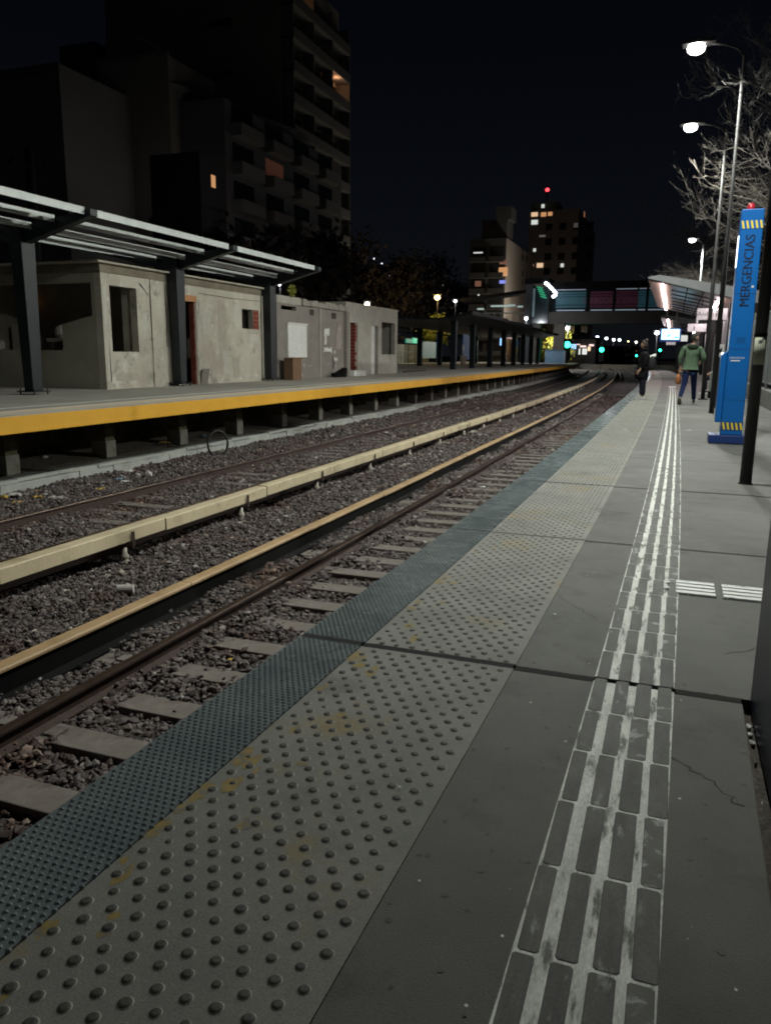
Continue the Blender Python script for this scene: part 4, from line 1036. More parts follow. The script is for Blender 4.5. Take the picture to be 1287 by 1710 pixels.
# hooded top
N=[];Ed=[]
Ed+=chain(N,[((0,.0,.93),(.17,.13)),((0,.01,1.05),(.195,.145)),((0,.02,1.22),(.195,.145)),((.01,.03,1.38),(.205,.14)),((.015,.04,1.475),(.11,.10)),((.02,.05,1.53),(.075,.075))])
Ed+=chain(N,[((-.19,.03,1.42),(.07,.075)),((-.27,.02,1.20),(.062,.068)),((-.265,.09,1.00),(.05,.05))],3)
Ed+=chain(N,[((.21,.03,1.42),(.07,.075)),((.315,-.03,1.19),(.066,.07)),((.26,.14,1.07),(.05,.05))],3)
skinned('hooded_top',N,Ed,hood_m,t,2,1)
m=MB(); m.sm=True
# hood lying on the shoulders
N=[];Ed=[]
Ed+=chain(N,[((-.11,.0,1.46),.045),((-.06,-.09,1.485),.06),((.03,-.115,1.47),.065),((.11,-.06,1.475),.055),((.13,.03,1.48),.04)])
skinned('hood',N,Ed,hood_dk,t,2,2)
for s in(-1,1):
    m=MB(); m.sm=True; x=s*.165+.01
    m.tube([(x,-.10,1.44),(x*1.08,-.122,1.38),(x*1.12,-.128,1.30),(x*1.1,-.10,1.22)],[.02,.024,.022,.014],8); m.build('side_stripe',hood_dk,t)
# shirt hem below and the jeans
N=[];Ed=[]
Ed+=chain(N,[((0,0,1.0),(.165,.12)),((0,0,.90),(.172,.125)),((0,0,.82),(.16,.115))])
skinned('shirt_hem',N,Ed,jeans_dk,t,2,0)
N=[];Ed=[]
N.append(((0,0,.92),(.15,.115)))
Ed+=chain(N,[((-.095,-.02,.80),(.098,.098)),((-.125,-.12,.50),(.07,.075)),((-.17,-.36,.30),(.058,.06)),((-.205,-.52,.17),(.05,.05))],0)
Ed+=chain(N,[((.095,.04,.80),(.098,.098)),((.125,.235,.48),(.072,.075)),((.145,.36,.25),(.062,.062)),((.155,.43,.09),(.058,.058))],0)
skinned('jeans',N,Ed,jeans_m,t,2,0)
# trailing shoe: heel up, sole seen ; leading shoe flat
shoe(t,(-.215,-.62,.155),(-.20,-.60,.0)+Vector((0,0,0)) if False else (-.20,-.50,-.03),shoe_brown,shoe_brown,up=(0,.75,.4)) if False else shoe(t,(-.21,-.60,.16),(-.20,-.46,-.0),shoe_brown,shoe_brown,up=(0,.75,.66))
shoe(t,(.155,.38,.004),(.175,.62,.004),shoe_dk,white_fresh)
head_mesh(t,(.045,.05,1.70),PI*.68,hair_dk)
# bag carried by the man
tb=thing('shoulder_bag','orange brown bag hanging from the left hand of the person in green','bag',(.42-.275,22.02,0))
m=MB(); m.sm=True
sec=[(.50,.10,.045),(.54,.15,.065),(.66,.155,.065),(.74,.12,.045),(.77,.08,.02)]; n=14;V=[]
for z,a,b in sec:
    for k in range(n): V.append((b*math.sin(2*PI*k/n)*1.1,a*math.cos(2*PI*k/n),z))
Fc=[(i*n+k,i*n+(k+1)%n,(i+1)*n+(k+1)%n,(i+1)*n+k) for i in range(len(sec)-1) for k in range(n)]+[tuple(range(n)),tuple((len(sec)-1)*n+k for k in range(n))]
m.add(V,Fc); m.build('bag_body',M('bag_tan',(.30,.11,.04),(.38,.15,.06),sc=6,rough=.6),tb)
m=MB(); m.sm=True; m.tube([(0,-.07,.76),(.01,-.05,.86),(.015,0,.90),(.01,.05,.86),(0,.07,.76)],.009,6); m.build('handle',M('bag_strap',(.2,.08,.03),(.24,.1,.04)),tb)

# the waiting woman: black coat, dark wide trousers, white shoes, backpack; faces the tracks (-x)
coat_m=M(spec=.08,name='black_coat',c1=(.006,.006,.007),c2=(.011,.011,.012),sc=10,rough=.95,bump=.3,bsc=20)
trouser_m=M(spec=.08,name='dark_trousers',c1=(.012,.012,.02),c2=(.018,.018,.028),sc=8,rough=.95)
hair_br=M('hair_brown',(.03,.019,.014),(.055,.036,.027),sc=40,rough=.7)
pack_m=M(spec=.2,name='backpack_dark',c1=(.016,.017,.019),c2=(.026,.027,.029),sc=6,rough=.7)
t=thing('person','person standing sideways in a long black coat and white shoes, wearing a dark backpack','person',(-.78,23.3,0))
N=[];Ed=[]
Ed+=chain(N,[((0,0,.86),(.10,.13)),((0,0,1.05),(.09,.12)),((.02,0,1.24),(.095,.15)),((.0,0,1.36),(.05,.05)),((-.02,0,1.45),(.045,.045))])
for s in(-1,1):
    Ed+=chain(N,[((.02,s*.165,1.29),.048),((.03,s*.20,1.04),.038),((-.10,s*.17,.84),.028)],2); wi=len(N)-1
    Ed+=hand_nodes(N,wi,(-.10,s*.17,.84),(-.5,0,-.8),(-1,0,.4),.6)
    Ed+=chain(N,[((0,s*.085,.78),.08),((.0,s*.085,.44),.052),((.02,s*.085,.09),.036)],0)
skinned('body',N,Ed,skin_m,t)
N=[];Ed=[]
Ed+=chain(N,[((-.05,0,.56),(.265,.23)),((-.045,0,.72),(.205,.20)),((-.02,0,.90),(.165,.185)),((.0,0,1.08),(.15,.18)),((.015,0,1.23),(.145,.185)),((.0,0,1.34),(.095,.11)),((-.01,0,1.41),(.075,.075))])
for s in(-1,1): Ed+=chain(N,[((.02,s*.185,1.27),(.07,.07)),((.04,s*.225,1.04),(.062,.062)),((-.06,s*.19,.87),(.05,.05))],4)
skinned('coat',N,Ed,coat_m,t,2,3)
N=[];Ed=[]; N.append(((0,0,.72),(.11,.14)))
for s in(-1,1): Ed+=chain(N,[((.0,s*.085,.62),(.095,.085)),((.005,s*.088,.35),(.088,.075)),((.01,s*.09,.12),(.085,.075))],0)
skinned('trousers',N,Ed,trouser_m,t,2,0)
for s in(-1,1): shoe(t,(.07,s*.09+.02*s,.004),(-.165,s*.1+.0,.004),white_fresh,white_fresh)
head_mesh(t,(-.035,0,1.535),-PI/2-.35,hair_br,True,0)
# scarf / collar
N=[];Ed=[]; Ed+=chain(N,[((-.06,-.06,1.40),.035),((.03,-.07,1.41),.04),((.07,.0,1.42),.045),((.03,.07,1.41),.04),((-.06,.06,1.40),.035)]); skinned('collar',N,Ed,coat_m,t,2,2)
tb=thing('backpack','dark backpack with a light patch on the back of the person in the black coat','backpack',(-.78+.205,23.3,0))
m=MB(); m.sm=True; sec=[(.83,.06,.10),(.86,.095,.15),(1.0,.11,.16),(1.14,.10,.155),(1.22,.07,.12),(1.245,.03,.06)]; V=[]
for z,a,b in sec:
    for k in range(n): 
        c,s_=math.cos(2*PI*k/n),math.sin(2*PI*k/n); V.append((a*math.copysign(abs(c)**.7,c),b*math.copysign(abs(s_)**.7,s_),z))
Fc=[(i*n+k,i*n+(k+1)%n,(i+1)*n+(k+1)%n,(i+1)*n+k) for i in range(len(sec)-1) for k in range(n)]+[tuple(range(n)),tuple((len(sec)-1)*n+k for k in range(n))]
m.add(V,Fc); m.build('pack_body',pack_m,tb)
m=MB(); m.obox((.02,-.02,1.235),(1,.1,.3),(0,1,.2),(-.3,0,1),.075,.09,.02); m.build('light_patch',paper_w,tb)
m=MB(); m.sm=True; m.tube([(.06,-.12,.85),(.065,-.13,.72),(.06,-.13,.66)],.01,6); m.build('strap',M('orange_strap',(.3,.1,.03),(.35,.12,.04)),tb)
for s in(-1,1):
    m=MB(); m.sm=True; m.tube([(-.06,s*.09,1.2),(-.2,s*.1,1.345),(-.30,s*.105,1.30),(-.34,s*.11,1.12),(-.22,s*.13,.95),(-.07,s*.1,.92)],.016,6); m.build('strap',pack_m,tb)

# seated waiting person on a bench in the shelter's shade
t=thing('bench','dark metal bench under the shelter behind the walking man','bench',(1.55,29.2,0))
m=MB(); m.box(-.25,.25,-.9,.9,.40,.44); m.build('seat',black_steel,t,bevel=.01)
m=MB(); m.box(.25,.29,-.9,.9,.5,.85); m.build('backrest',black_steel,t,bevel=.01)
for y in(-.75,.75): m=MB(); m.box(-.2,.28,y-.03,y+.03,.003,.399); m.build('leg',black_steel,t)
t=thing('person','person in dark clothes sitting on the bench right of the walking man','person',(1.52,28.9,0))
N=[];Ed=[]
Ed+=chain(N,[((0,0,.53),(.12,.14)),((.03,0,.72),(.11,.13)),((.02,0,.92),(.11,.16)),((-.02,0,1.05),(.05,.05)),((-.05,0,1.13),(.045,.045))])
for s in(-1,1):
    Ed+=chain(N,[((.0,s*.17,.98),.05),((-.05,s*.2,.74),.042),((-.28,s*.1,.66),.03)],2); wi=len(N)-1
    Ed+=hand_nodes(N,wi,(-.28,s*.1,.66),(-1,-.3*s,-.1),(0,0,1),.5)
    Ed+=chain(N,[((-.1,s*.09,.53),.085),((-.46,s*.1,.52),.06),((-.44,s*.1,.09),.04)],0)
skinned('body',N,Ed,skin_m,t)
N=[];Ed=[]
Ed+=chain(N,[((0,0,.55),(.15,.17)),((.03,0,.74),(.14,.165)),((.02,0,.93),(.135,.18)),((-.01,0,1.03),(.09,.1)),((-.03,0,1.08),(.07,.07))])
for s in(-1,1): Ed+=chain(N,[((.0,s*.185,.97),.07),((-.05,s*.215,.75),.06),((-.22,s*.13,.67),.048)],2)
skinned('jacket',N,Ed,coat_m,t,2,1)
N=[((0,0,.55),(.14,.15))];Ed=[]
for s in(-1,1): Ed+=chain(N,[((-.12,s*.095,.53),.1),((-.46,s*.1,.52),.078),((-.445,s*.1,.3),.065),((-.435,s*.1,.1),.06)],0)
skinned('trousers',N,Ed,trouser_m,t,2,0)
for s in(-1,1): shoe(t,(-.38,s*.1,.004),(-.62,s*.11,.004),shoe_dk,paper_w)
head_mesh(t,(-.07,0,1.22),-PI/2,hair_dk,False,.25)
# ------------------------------------------------------------------ trees
def bare_tree(label, base, top, tips, seed, twigs=9, tl=1.0, trunk_r=.16, sub_=4):
    """leafless tree: limbs from the trunk to the tips, each with side twigs that turn upward at their ends"""
    R=random.Random(seed); t=thing('bare_tree',label,'tree',base,0,'bare trees behind the platform'); B=Vector(base)
    tr=MB(); tr.sm=True; cr=MB(); cr.sm=True; T=Vector(top)-B
    tr.tube([(0,0,-.02),T*.5+Vector((R.uniform(-.06,.06),0,0)),T],[trunk_r*1.2,trunk_r,trunk_r*.8],10); tr.build('trunk',bark,t)
    def curve(p,q,sag,n,wob):
        P=[]
        for i in range(n+1):
            f=i/n; v=p.lerp(q,f); v.z-=sag*4*f*(1-f); v+=Vector((R.gauss(0,wob),R.gauss(0,wob),R.gauss(0,wob)))*(1 if 0<i<n else 0); P.append(v)
        return P
    def twig(p,d,L,r,lev):
        q=p+d*L; q.z+=L*R.uniform(.0,.28); P=curve(p,q,L*R.uniform(.06,.2),3,L*.025)
        cr.tube(P,[r,r*.8,r*.6,max(.003,r*.4)],4 if r>.008 else 3,cap=False)
        if lev>0:
            for i in range(R.choice((2,3,sub_))):
                f=R.uniform(.25,1); k=min(2,int(f*3)); pp=P[k].lerp(P[k+1],f*3-k)
                nd=(d*.8+Vector((R.gauss(0,.5),R.gauss(0,.55),R.gauss(.05,.38)))).normalized(); twig(pp,nd,L*R.uniform(.4,.7),r*.62,lev-1)
    for tip in tips:
        q=Vector(tip)-B; q+=Vector((R.gauss(0,.12),R.gauss(0,.5),R.gauss(0,.12))); L=(q-T).length
        P=curve(T.copy(),q,L*R.uniform(-.06,.07),7,L*.012); r0=trunk_r*R.uniform(.17,.27)
        cr.tube(P,[r0*(1-.86*i/7) for i in range(8)],6,cap=False)
        D=(q-T).normalized()
        for i in range(twigs):
            f=R.uniform(.22,1.0)**.8; k=min(6,int(f*7)); pp=P[k].lerp(P[k+1],f*7-k)
            nd=(D*.75+Vector((R.gauss(0,.5),R.gauss(0,.6),R.gauss(.02,.45)))).normalized(); twig(pp,nd,tl*R.uniform(.45,1.1),max(.0055,r0*.34*(1.1-f*.7)),2)
    cr.build('crown',twig_m,t); return t
bare_tree('bare tree with many pale twigs reaching over the nearest lit lamp head',(4.6,17.2,0),(4.5,17.2,3.6),[(.5,17,6.6),(.9,18,5.6),(1.5,16,7.6),(1.2,17,4.9),(1.9,18,6.3),(2.1,16.5,5.2),(2.4,17,8.2),(1.7,17.5,7.0),(2.6,17,4.4),(.9,18.5,7.3),(2.9,18,6.9),(1.5,18,4.3),(3.2,17,8.8),(.6,17,5.9),(1.0,16.5,6.9),(1.9,17.5,4.6),(2.2,18,7.6),(1.4,17,6.2),(2.7,17,5.8),(2.0,16,5.9),(2.6,18,7.6),(3.3,17,6.2),(3.0,16.5,5.0)],3,15,1.05)
bare_tree('bare tree with drooping lit branches behind the blue pillar top',(4.7,24.5,0),(4.5,24.5,3.4),[(.4,24,5.2),(.9,25,4.6),(1.6,24,6.1),(1.2,25,6.9),(2.3,24,5.3),(2.6,25,4.3),(2.0,24,7.4),(3.2,24,6.3),(1.4,24,5.4),(1.9,25,5.9),(.8,24,5.9),(2.8,24,5.0),(2.5,25,6.8)],11,13,1.1)
bare_tree('bare tree with branches reaching left above the shelter roof',(4.6,34.,0),(4.2,34,4.3),[(-.75,34,6.55),(-.6,34,5.9),(.1,33,6.2),(.6,35,7.0),(1.4,34,6.2),(.3,34,5.5),(1.8,35,7.6),(1.0,33,8.2),(-.4,33,6.3),(-.2,35,5.6),(.8,33,5.9)],21,13,1.2)
bare_tree('low bare tree whose pale twigs tangle right over the far half of the shelter roof',(4.2,50.,0),(3.2,50,4.6),[(-.7,50,6.0),(-.3,50,5.6),(.3,50,6.4),(.7,50,5.9),(1.2,51,6.7),(1.7,50,5.8),(2.2,49,6.4),(2.8,50,7.2),(-.5,51,5.5),(0,50,5.8),(.9,51,5.5),(1.5,49,6.1),(.4,50,5.3)],31,18,1.25,sub_=5)

def leafy(label, base, h, r, n, size, mat, seed, name='tree', clump=26, group=None, trunk=.2, tm=dark_bark, cz=None, vr=None):
    t=thing(name,label,'tree',base,0,group)
    m=MB(); m.sm=True; m.tube([(0,0,-.05),(.1,0,h*.45),(.0,.1,h*.75)],[trunk,trunk*.75,trunk*.3],8)
    R=random.Random(seed)
    for k in range(6):
        a=R.uniform(0,2*PI); z=h*R.uniform(.4,.65); m.tube([(.06,0,z),(r[0]*.35*math.cos(a),r[1]*.35*math.sin(a),z+h*.14),(r[0]*.7*math.cos(a),r[1]*.7*math.sin(a),z+h*.24)],[trunk*.4,trunk*.25,trunk*.1],5)
    m.build('trunk',tm,t)
    V,Fc=leaf_cloud(n,(0,0,cz or h*.66),(r[0],r[1],vr or h*.38),size,clump=clump); np_obj('crown',V,Fc,mat,parent=t); return t

# ------------------------------------------------------------------ street lamps in the streets behind (all lit in the photo)
def far_lamp(px,py,label,col,em,watts=0,x=None,z=None,s=None,size=.35,gz=-1.3,group='lit lamps in the distance'):
    P=onX(px,py,x) if x is not None else (onZ(px,py,z) if z is not None else onS(px,py,s))
    t=thing('street_lamp',label,'street lamp',(P.x,P.y,gz),0,group)
    h=P.z-gz
    m=MB(); m.tube([(0,.15,0),(0,.15,h+size*.3)],[.07,.045],6); m.build('pole',pole_dark,t)
    m=MB(); m.box(-size*.6,size*.6,-.1,.25,h+size*.36,h+size*.5); m.build('lamp_head',pole_dark,t)
    m=MB(); m.sm=True; m.lathe((0,0,h),[(size*.1,-size*.34),(size*.34,-size*.22),(size*.46,0),(size*.34,size*.24),(size*.1,size*.35)],12); m.build('lamp_globe',E('far_lamp_glow',col,em),t)
    if watts:
        l=bpy.data.lights.new('lamp_light','POINT'); l.energy=watts; l.color=col; l.shadow_soft_size=size*.5
        o=bpy.data.objects.new('lamp_light',l); COL.objects.link(o); o.parent=t; o.location=(0,-(size*.55+.12),h-size*.25)
    return t
WARM=(1,.62,.28); WHITE=(.88,.93,1)
far_lamp(466,474,'small white lamp just right of the third canopy post above the grey block',WHITE,9,80,x=-24,size=.34)
far_lamp(613,508,'white lamp peeping over the roof of the plaster annexe',(1,.95,.82),8,150,x=-24,size=.5)
far_lamp(730,497,'orange street lamp glowing inside a yellow green tree above the dark canopy',(1,.68,.25),14,1300,x=-33,size=.95)
far_lamp(760,503,'white lamp right of the orange one above the dark canopy',WHITE,10,260,x=-29,size=.5)
far_lamp(365,337,'small white lamp among dark trees high above the canopy frame',WHITE,6,110,x=-33,size=.5)
far_lamp(625,432,'left lamp of the white cluster high in the dark trees',WHITE,3,0,x=-60,size=.45)
far_lamp(637,440,'right lamp of the white cluster high in the dark trees',(.8,.85,1),3,0,x=-60,size=.45)
far_lamp(878,532,'small white lamp on the dark canopy roof left of the bridge tower',WHITE,8,900,s=106,size=.5)
k7=6.435
for (x,y,c,em,sz,lab) in ((280,110,WHITE,5,.8,'left one of the small lamp pair under the bridge beside its pillar'),(305,118,WHITE,5,.8,'right one of the small lamp pair under the bridge beside its pillar'),
    (322,172,WHITE,10,1.5,'biggest white lamp of the row under the bridge, over the nearest green signal'),(405,188,WHITE,8,1.35,'second white lamp of the row under the bridge'),(515,205,WHITE,8,1.35,'third white lamp of the row under the bridge'),
    (622,213,(.7,.76,1),7,1.35,'bluish lamp fourth in the row under the bridge'),(720,227,WHITE,8,1.35,'fifth lamp in the row under the bridge, left of a close pair'),(797,240,WHITE,8,1.3,'sixth lamp in the row under the bridge, left one of a close pair'),
    (860,243,WHITE,8,1.35,'seventh lamp in the row under the bridge, right one of a close pair'),(955,258,(1,.8,.4),5,.9,'small yellowish lamp near the right end of the row under the bridge'),(1040,266,(1,.93,.8),7,1.2,'warm white lamp at the right end of the row, left of the person in black'),
    (200,152,(1,.7,.3),8,1.2,'orange lamp in the yellow green trees under the bridge')):
    (far_lamp(900+x/k7,530+y/k7,lab,c,em,(1500 if x==200 else 2200),s=148,size=.8) if x in (200,280,305) else far_lamp(900+x/k7,530+y/k7,lab,c,em,(2600 if x in (322,515,797,1040) else 0),z=8.2,size=sz))
far_lamp(1096.5,556,'white lamp on a slim post left of the lit screen, at the shelter edge',WHITE,9,250,s=75,size=.45,gz=0)

# ------------------------------------------------------------------ signals
def signal(px,py,s,label,sz=1.,foot=-1.3,em=16,col=(.02,1,.42),watts=0):
    P=onS(px,py,s); t=thing('railway_signal',label,'railway signal',(P.x,P.y,foot),0,'green lit railway signals'); h=P.z-foot
    m=MB(); m.tube([(0,.2,0),(0,.2,h+.6*sz)],.07,8); m.build('mast',pole_dark,t)
    m=MB(); m.box(-.2*sz,.2*sz,0,.18,h-.9*sz,h+.35*sz); m.build('signal_head',black_steel,t)
    m=MB(); m.sm=True; V=[]; 
    m.add([(.17*sz*math.cos(k*PI/8),-.012,h+.17*sz*math.sin(k*PI/8)) for k in range(16)]+[(0,-.05,h)],[(k,(k+1)%16,16) for k in range(16)]); m.build('green_lens',E('signal_green',col,em),t)
    m=MB(); m.box(-.19*sz,.19*sz,-.22,-.002,h+.2*sz,h+.22*sz); m.build('hood',black_steel,t)
    if watts:
        l=bpy.data.lights.new('signal_light','POINT'); l.energy=watts; l.color=col; l.shadow_soft_size=.3
        o=bpy.data.objects.new('signal_light',l); COL.objects.link(o); o.parent=t; o.location=(0,-.5,h)
signal(946.8,575.5,120,'bright green signal right beside the end of the yellow platform edge',2.6,watts=25,em=14)
signal(1004,584,150,'green signal in the middle distance between the tracks',2.4,watts=10,em=10)
signal(1062,594,170,'small green signal low left of the person in black',1.1)
signal(1101.5,585,95,'small green signal right of the person in black, left of the end fence',.8,foot=0)

# ------------------------------------------------------------------ footbridge
sB=112
t=thing('footbridge','covered footbridge over the tracks with teal and magenta banners and a lit tower','footbridge',(0,sB,0))
X=lambda px: onS(px,500,sB).x
x0,x1=X(917),10.
def bx(name,mat,a,b,c,d,e,f,parent=t): m=MB(); m.box(a,b,c,d,e,f); return m.build(name,mat,parent)
bx('deck_girder',M('girder',(.075,.068,.06),(.1,.09,.08),sc=.5,rough=.8),x0,x1,0,3.4,5.65,7.25)
bx('roof',black_steel,x0-.5,x1,-.3,3.7,10.35,11.2)
bx('inner_wall',M('bridge_inner',(.02,.04,.05),(.03,.055,.065),sc=.5),x0,x1,1.6,1.7,7.26,10.34)
teal=M('banner_teal',(.035,.10,.12),(.045,.12,.15),sc=.5,rough=.6); mag=M('banner_magenta',(.085,.02,.04),(.1,.026,.05),sc=.5,rough=.6)
for m_,c,e in ((teal,(.12,.40,.50),.05),(mag,(.40,.10,.20),.026)):
    b_=m_.node_tree.nodes['Principled BSDF']; b_.inputs['Emission Color'].default_value=(*c,1); b_.inputs['Emission Strength'].default_value=e
white_line=E('deck_light_line',(.7,.85,1),.2)
segs=[(928,978,teal),(985,1024,mag),(1026,1064,mag),(1064.5,1079,teal),(1081,1120,teal),(1122,1160,teal)]
for a,b_,mm in segs:
    bx('banner',mm,X(a),X(b_),-.06,-.03,7.75,9.9)
    if not (mm is mag and a<1000): bx('light_strip',white_line,X(a)+.1,X(b_)-.1,-.03,.0,10.12,10.22)
    bx('deck_strip',white_line,X(a)+.1,X(b_)-.1,-.03,0.,7.36,7.5)
    for zz in (8.1,9.2,9.55): bx('rail_bar',black_steel,X(a),X(b_),-.10,-.065,zz,zz+.06)
for a in (919,981.5,1025,1080,1121): bx('column',black_steel,X(a)-.16,X(a)+.16,-.12,.02,7.25,10.35)
bt=M('banner_letters',(.2,.1,.13),(.22,.11,.14))
lettering('DIRECCIÓN',.95,bt,t,((X(985)+X(1024))/2,-.063,8.65),(PI/2,0,0),extr=.003); lettering('CENTRO',.95,bt,t,((X(1026)+X(1062))/2,-.063,8.65),(PI/2,0,0),extr=.003)
bx('tower',M('tower_frame',(.03,.035,.04),(.045,.05,.055),sc=.5),X(880),X(889),-1.5,3.4,-1.3,10.9); bx('tower_side',glass('tower_glass',(.03,.05,.055),.2),X(889)+.01,X(916),-.2,-.1,5.7,10.6)
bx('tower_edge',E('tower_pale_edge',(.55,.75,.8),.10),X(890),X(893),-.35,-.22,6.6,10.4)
bx('tower_roof',black_steel,X(878),X(918),-1.6,3.7,10.92,11.7)
for (a,b_) in ((911,473),(914.5,475.5),(918,479),(921,482),(924.5,486),(927.5,489.5),(926.5,493),(923.5,495)):
    P=onS(a,b_,sB-2); m=MB(); m.sm=True; m.lathe((P.x,-2,P.z),[(.05,-.2),(.2,-.1),(.2,.1),(.05,.2)],8); m.build('lamp_bulb',E('bulb_white',(.8,.85,1),9),t)
for k in range(5):
    P=onS(901+1.6*k,480+4*k,sB-1); m=MB(); m.bar((P.x-.45,-1,P.z+.12),(P.x+.35,-1,P.z-.12),.1,.14); m.build('green_bar',E('green_bar',(.05,.7,.3),.35),t)
for a,b_ in ((897,.55),(935,.75)): bx('pillar',M('bridge_pillar',(.14,.12,.1),(.18,.155,.13),sc=.5),X(a)-b_,X(a)+b_,.4,2.,-1.3,5.64)
bx('pillar',pier_m,7,8.5,.4,2.,-1.3,5.64)
# side gallery running left from the tower
ga,gb2=onS(768,500,sB),onS(879,487,sB)
m=MB(); m.prism([(ga.x,ga.z-.35),(gb2.x,gb2.z-.2),(gb2.x,gb2.z+.3),(ga.x,ga.z+.15)],'y',0,3); m.build('gallery_roof',black_steel,t)
bx('gallery_floor',pole_dark,ga.x,gb2.x,0,3,5.4,5.9)
k=0
xx=ga.x
while xx<gb2.x-.4:
    bx('gallery_rail',fence_m,xx,xx+.06,.02,.08,5.92,7.1); xx+=.85
bx('handrail',fence_m,ga.x,gb2.x,.0,.1,7.1,7.2)
for (a,b_,c) in ((802,516,.5),(835,511,1.4),(854,510,.5),(868,512,.4)):
    P=onS(a,b_,sB+1); bx('gallery_light',E('gallery_glow',(.6,.8,.8),.35),P.x-c,P.x+c,1.,1.05,P.z-.12,P.z+.12)

# pale blue hoarding at the end of the opposite platform
u=onS(910,586,109.5); v=onS(942,608,109.5)
t=thing('hoarding','pale blue painted box at the very end of the opposite platform','box',((u.x+v.x)/2,109.5,FZ)); hw=(v.x-u.x)/2
bx('box_body',M('pale_blue',(.16,.28,.40),(.22,.36,.5),sc=.7,rough=.7,stain=[((.06,.1,.16),.9,.55,.7)]),-hw,hw,0,2,.004,u.z-FZ,t)
bx('box_lid',M('pale_blue_lid',(.12,.2,.3),(.16,.25,.36)),-hw-.06,hw+.06,-.06,2.06,u.z-FZ+.002,u.z-FZ+.12,t)
bx('box_corner',M('pale_corner',(.4,.45,.5),(.5,.55,.6)),hw-.12,hw+.03,-.04,-.005,.01,u.z-FZ,t)

# ------------------------------------------------------------------ further platform and lit street fronts behind the dark canopy
b=MB(); b.box(-46,-30.5,40,118,-1.3,.05); OP2=b.build('further_platform',concrete_far); tag(OP2,kind='structure')
def lit(name,label,cat,px0,py0,px1,py1,x,mat,th=.15,group=None,depth=None,frame=None,kindpart='panel'):
    u=onX(px0,py0,x); v=onX(px1,py1,x); s0,s1=min(u.y,v.y),max(u.y,v.y)
    t=thing(name,label,cat,(x,(s0+s1)/2,0),0,group)
    m=MB(); m.box(-.001-th,0,s0-t.location.y,s1-t.location.y,v.z,u.z); m.build(kindpart,mat,t)
    if frame:
        m=MB(); c=t.location.y; m.box(-th-.05,-th-.002,s0-c-.15,s1-c+.15,v.z-.15,u.z+.15); m.box(-th*.6,-th*.4,-.08,.08,.051,v.z-.151); m.build('frame',frame,t)
    return t
lit('lit_sign','left green lit sign between the first dark posts past the annexe','sign',678,565.5,688.5,573,-31,E('green_sign',(.03,.6,.34),.28),frame=black_steel,kindpart='display')
lit('lit_sign','right brighter green lit sign between the first dark posts past the annexe','sign',689.5,564.5,699,573.5,-31,E('green_sign_b',(.05,.85,.45),.6),frame=black_steel,kindpart='display')
lit('blue_panel','upright blue panel between the second and third dark posts','panel',731,554,738,599,-31,M('panel_blue',(.02,.10,.32),(.03,.13,.4),sc=.5),kindpart='board')
lit('mural_panel','blue and white painted panel right of the third dark post','panel',774,554,788,600,-31,M('mural_blue',(.04,.12,.4),(.4,.45,.5),sc=.35,lohi=(.52,.56)),kindpart='board')
lit('mural_panel','yellow and blue painted panel right of the thick dark posts','panel',864,556,873,596,-31,M('mural_yb',(.05,.2,.4),(.42,.36,.05),sc=.3,lohi=(.48,.54)),kindpart='board')
lit('display_screen','small bright blue screen under a pink light between the posts','screen',836,565,840,577,-30.8,E('blue_screen',(.25,.5,1),2),frame=black_steel,kindpart='display')
lit('light_strip','short pink white light strip left between the posts','light',828,560,837,563,-30.8,E('pink_strip',(1,.7,.7),1.2),kindpart='tube')
lit('light_strip','long pink white light strip right between the posts','light',844,563,860,566,-30.8,E('pink_strip_b',(1,.72,.68),.8),kindpart='tube')
lit('marker_post','short beige post standing at the foot of the blue and white panel','post',773,593,778,616,-20.,beige_m,th=.3,kindpart='post_body')
far_lamp(762,552+1,'small warm lamp low between the dark posts beside the blue panel',(1,.8,.6),5,500,x=-28.5,size=.35)
t=thing('back_fence','grey railing and low wall along the further platform behind the dark posts','fence')
m=MB()
for k in range(52):
    m.box(-34.05,-34,44+1.4*k,44.06+1.4*k,.06,1.5)
m.box(-34.06,-33.98,44,117,1.5,1.58); m.box(-34.06,-33.98,44,117,.8,.85); m.build('railing',fence_m,t)
m=MB(); m.box(-36.,-35.8,44,117,.055,2.6); m.build('wall',M('pale_wall',(.20,.22,.2),(.28,.3,.28),sc=.5),t)
lit('white_cabinet','pale lit kiosk front with green glow behind the dark posts','kiosk',705,570,732,598,-33.5,E('pale_kiosk',(.28,.42,.36),.13),kindpart='front')
far_lamp(698,571,'pale green lamp behind the lit green signs',(.5,1,.7),.6,160,x=-31.5,size=.3)

# low shop row in the distance under the bridge
def shop(label,px0,px1,pyt,pyb,s,winspec,wall):
    u=onS(px0,pyt,s); v=onS(px1,pyb,s); t=thing('shop_building',label,'building',(u.x,s,-1.3)); W=v.x-u.x; H=u.z+1.3
    bx('wall',wall,0,W,0,9,0,H,t); bx('roof',black_steel,-.3,W+.3,-.8,9.2,H+.01,H+.4,t)
    for (a,b_,c,d,mm,nm) in winspec:
        p0=onS(a,b_,s); p1=onS(c,d,s); bx(nm,mm,p0.x-u.x,p1.x-u.x,-.12,-.01,p1.z+1.3,p0.z+1.3,t)
    return t
Wm=E('shop_white',(.9,.92,.85),.9); Wp=E('shop_pink',(1,.72,.66),1.2); Ww=E('shop_warm',(1,.72,.45),1.2); Ws=E('shop_blue',(.3,.55,1),2.2); Wd=E('shop_dim',(.5,.45,.38),.18)
dw=M('shop_wall',(.06,.055,.05),(.09,.08,.07),sc=.3)
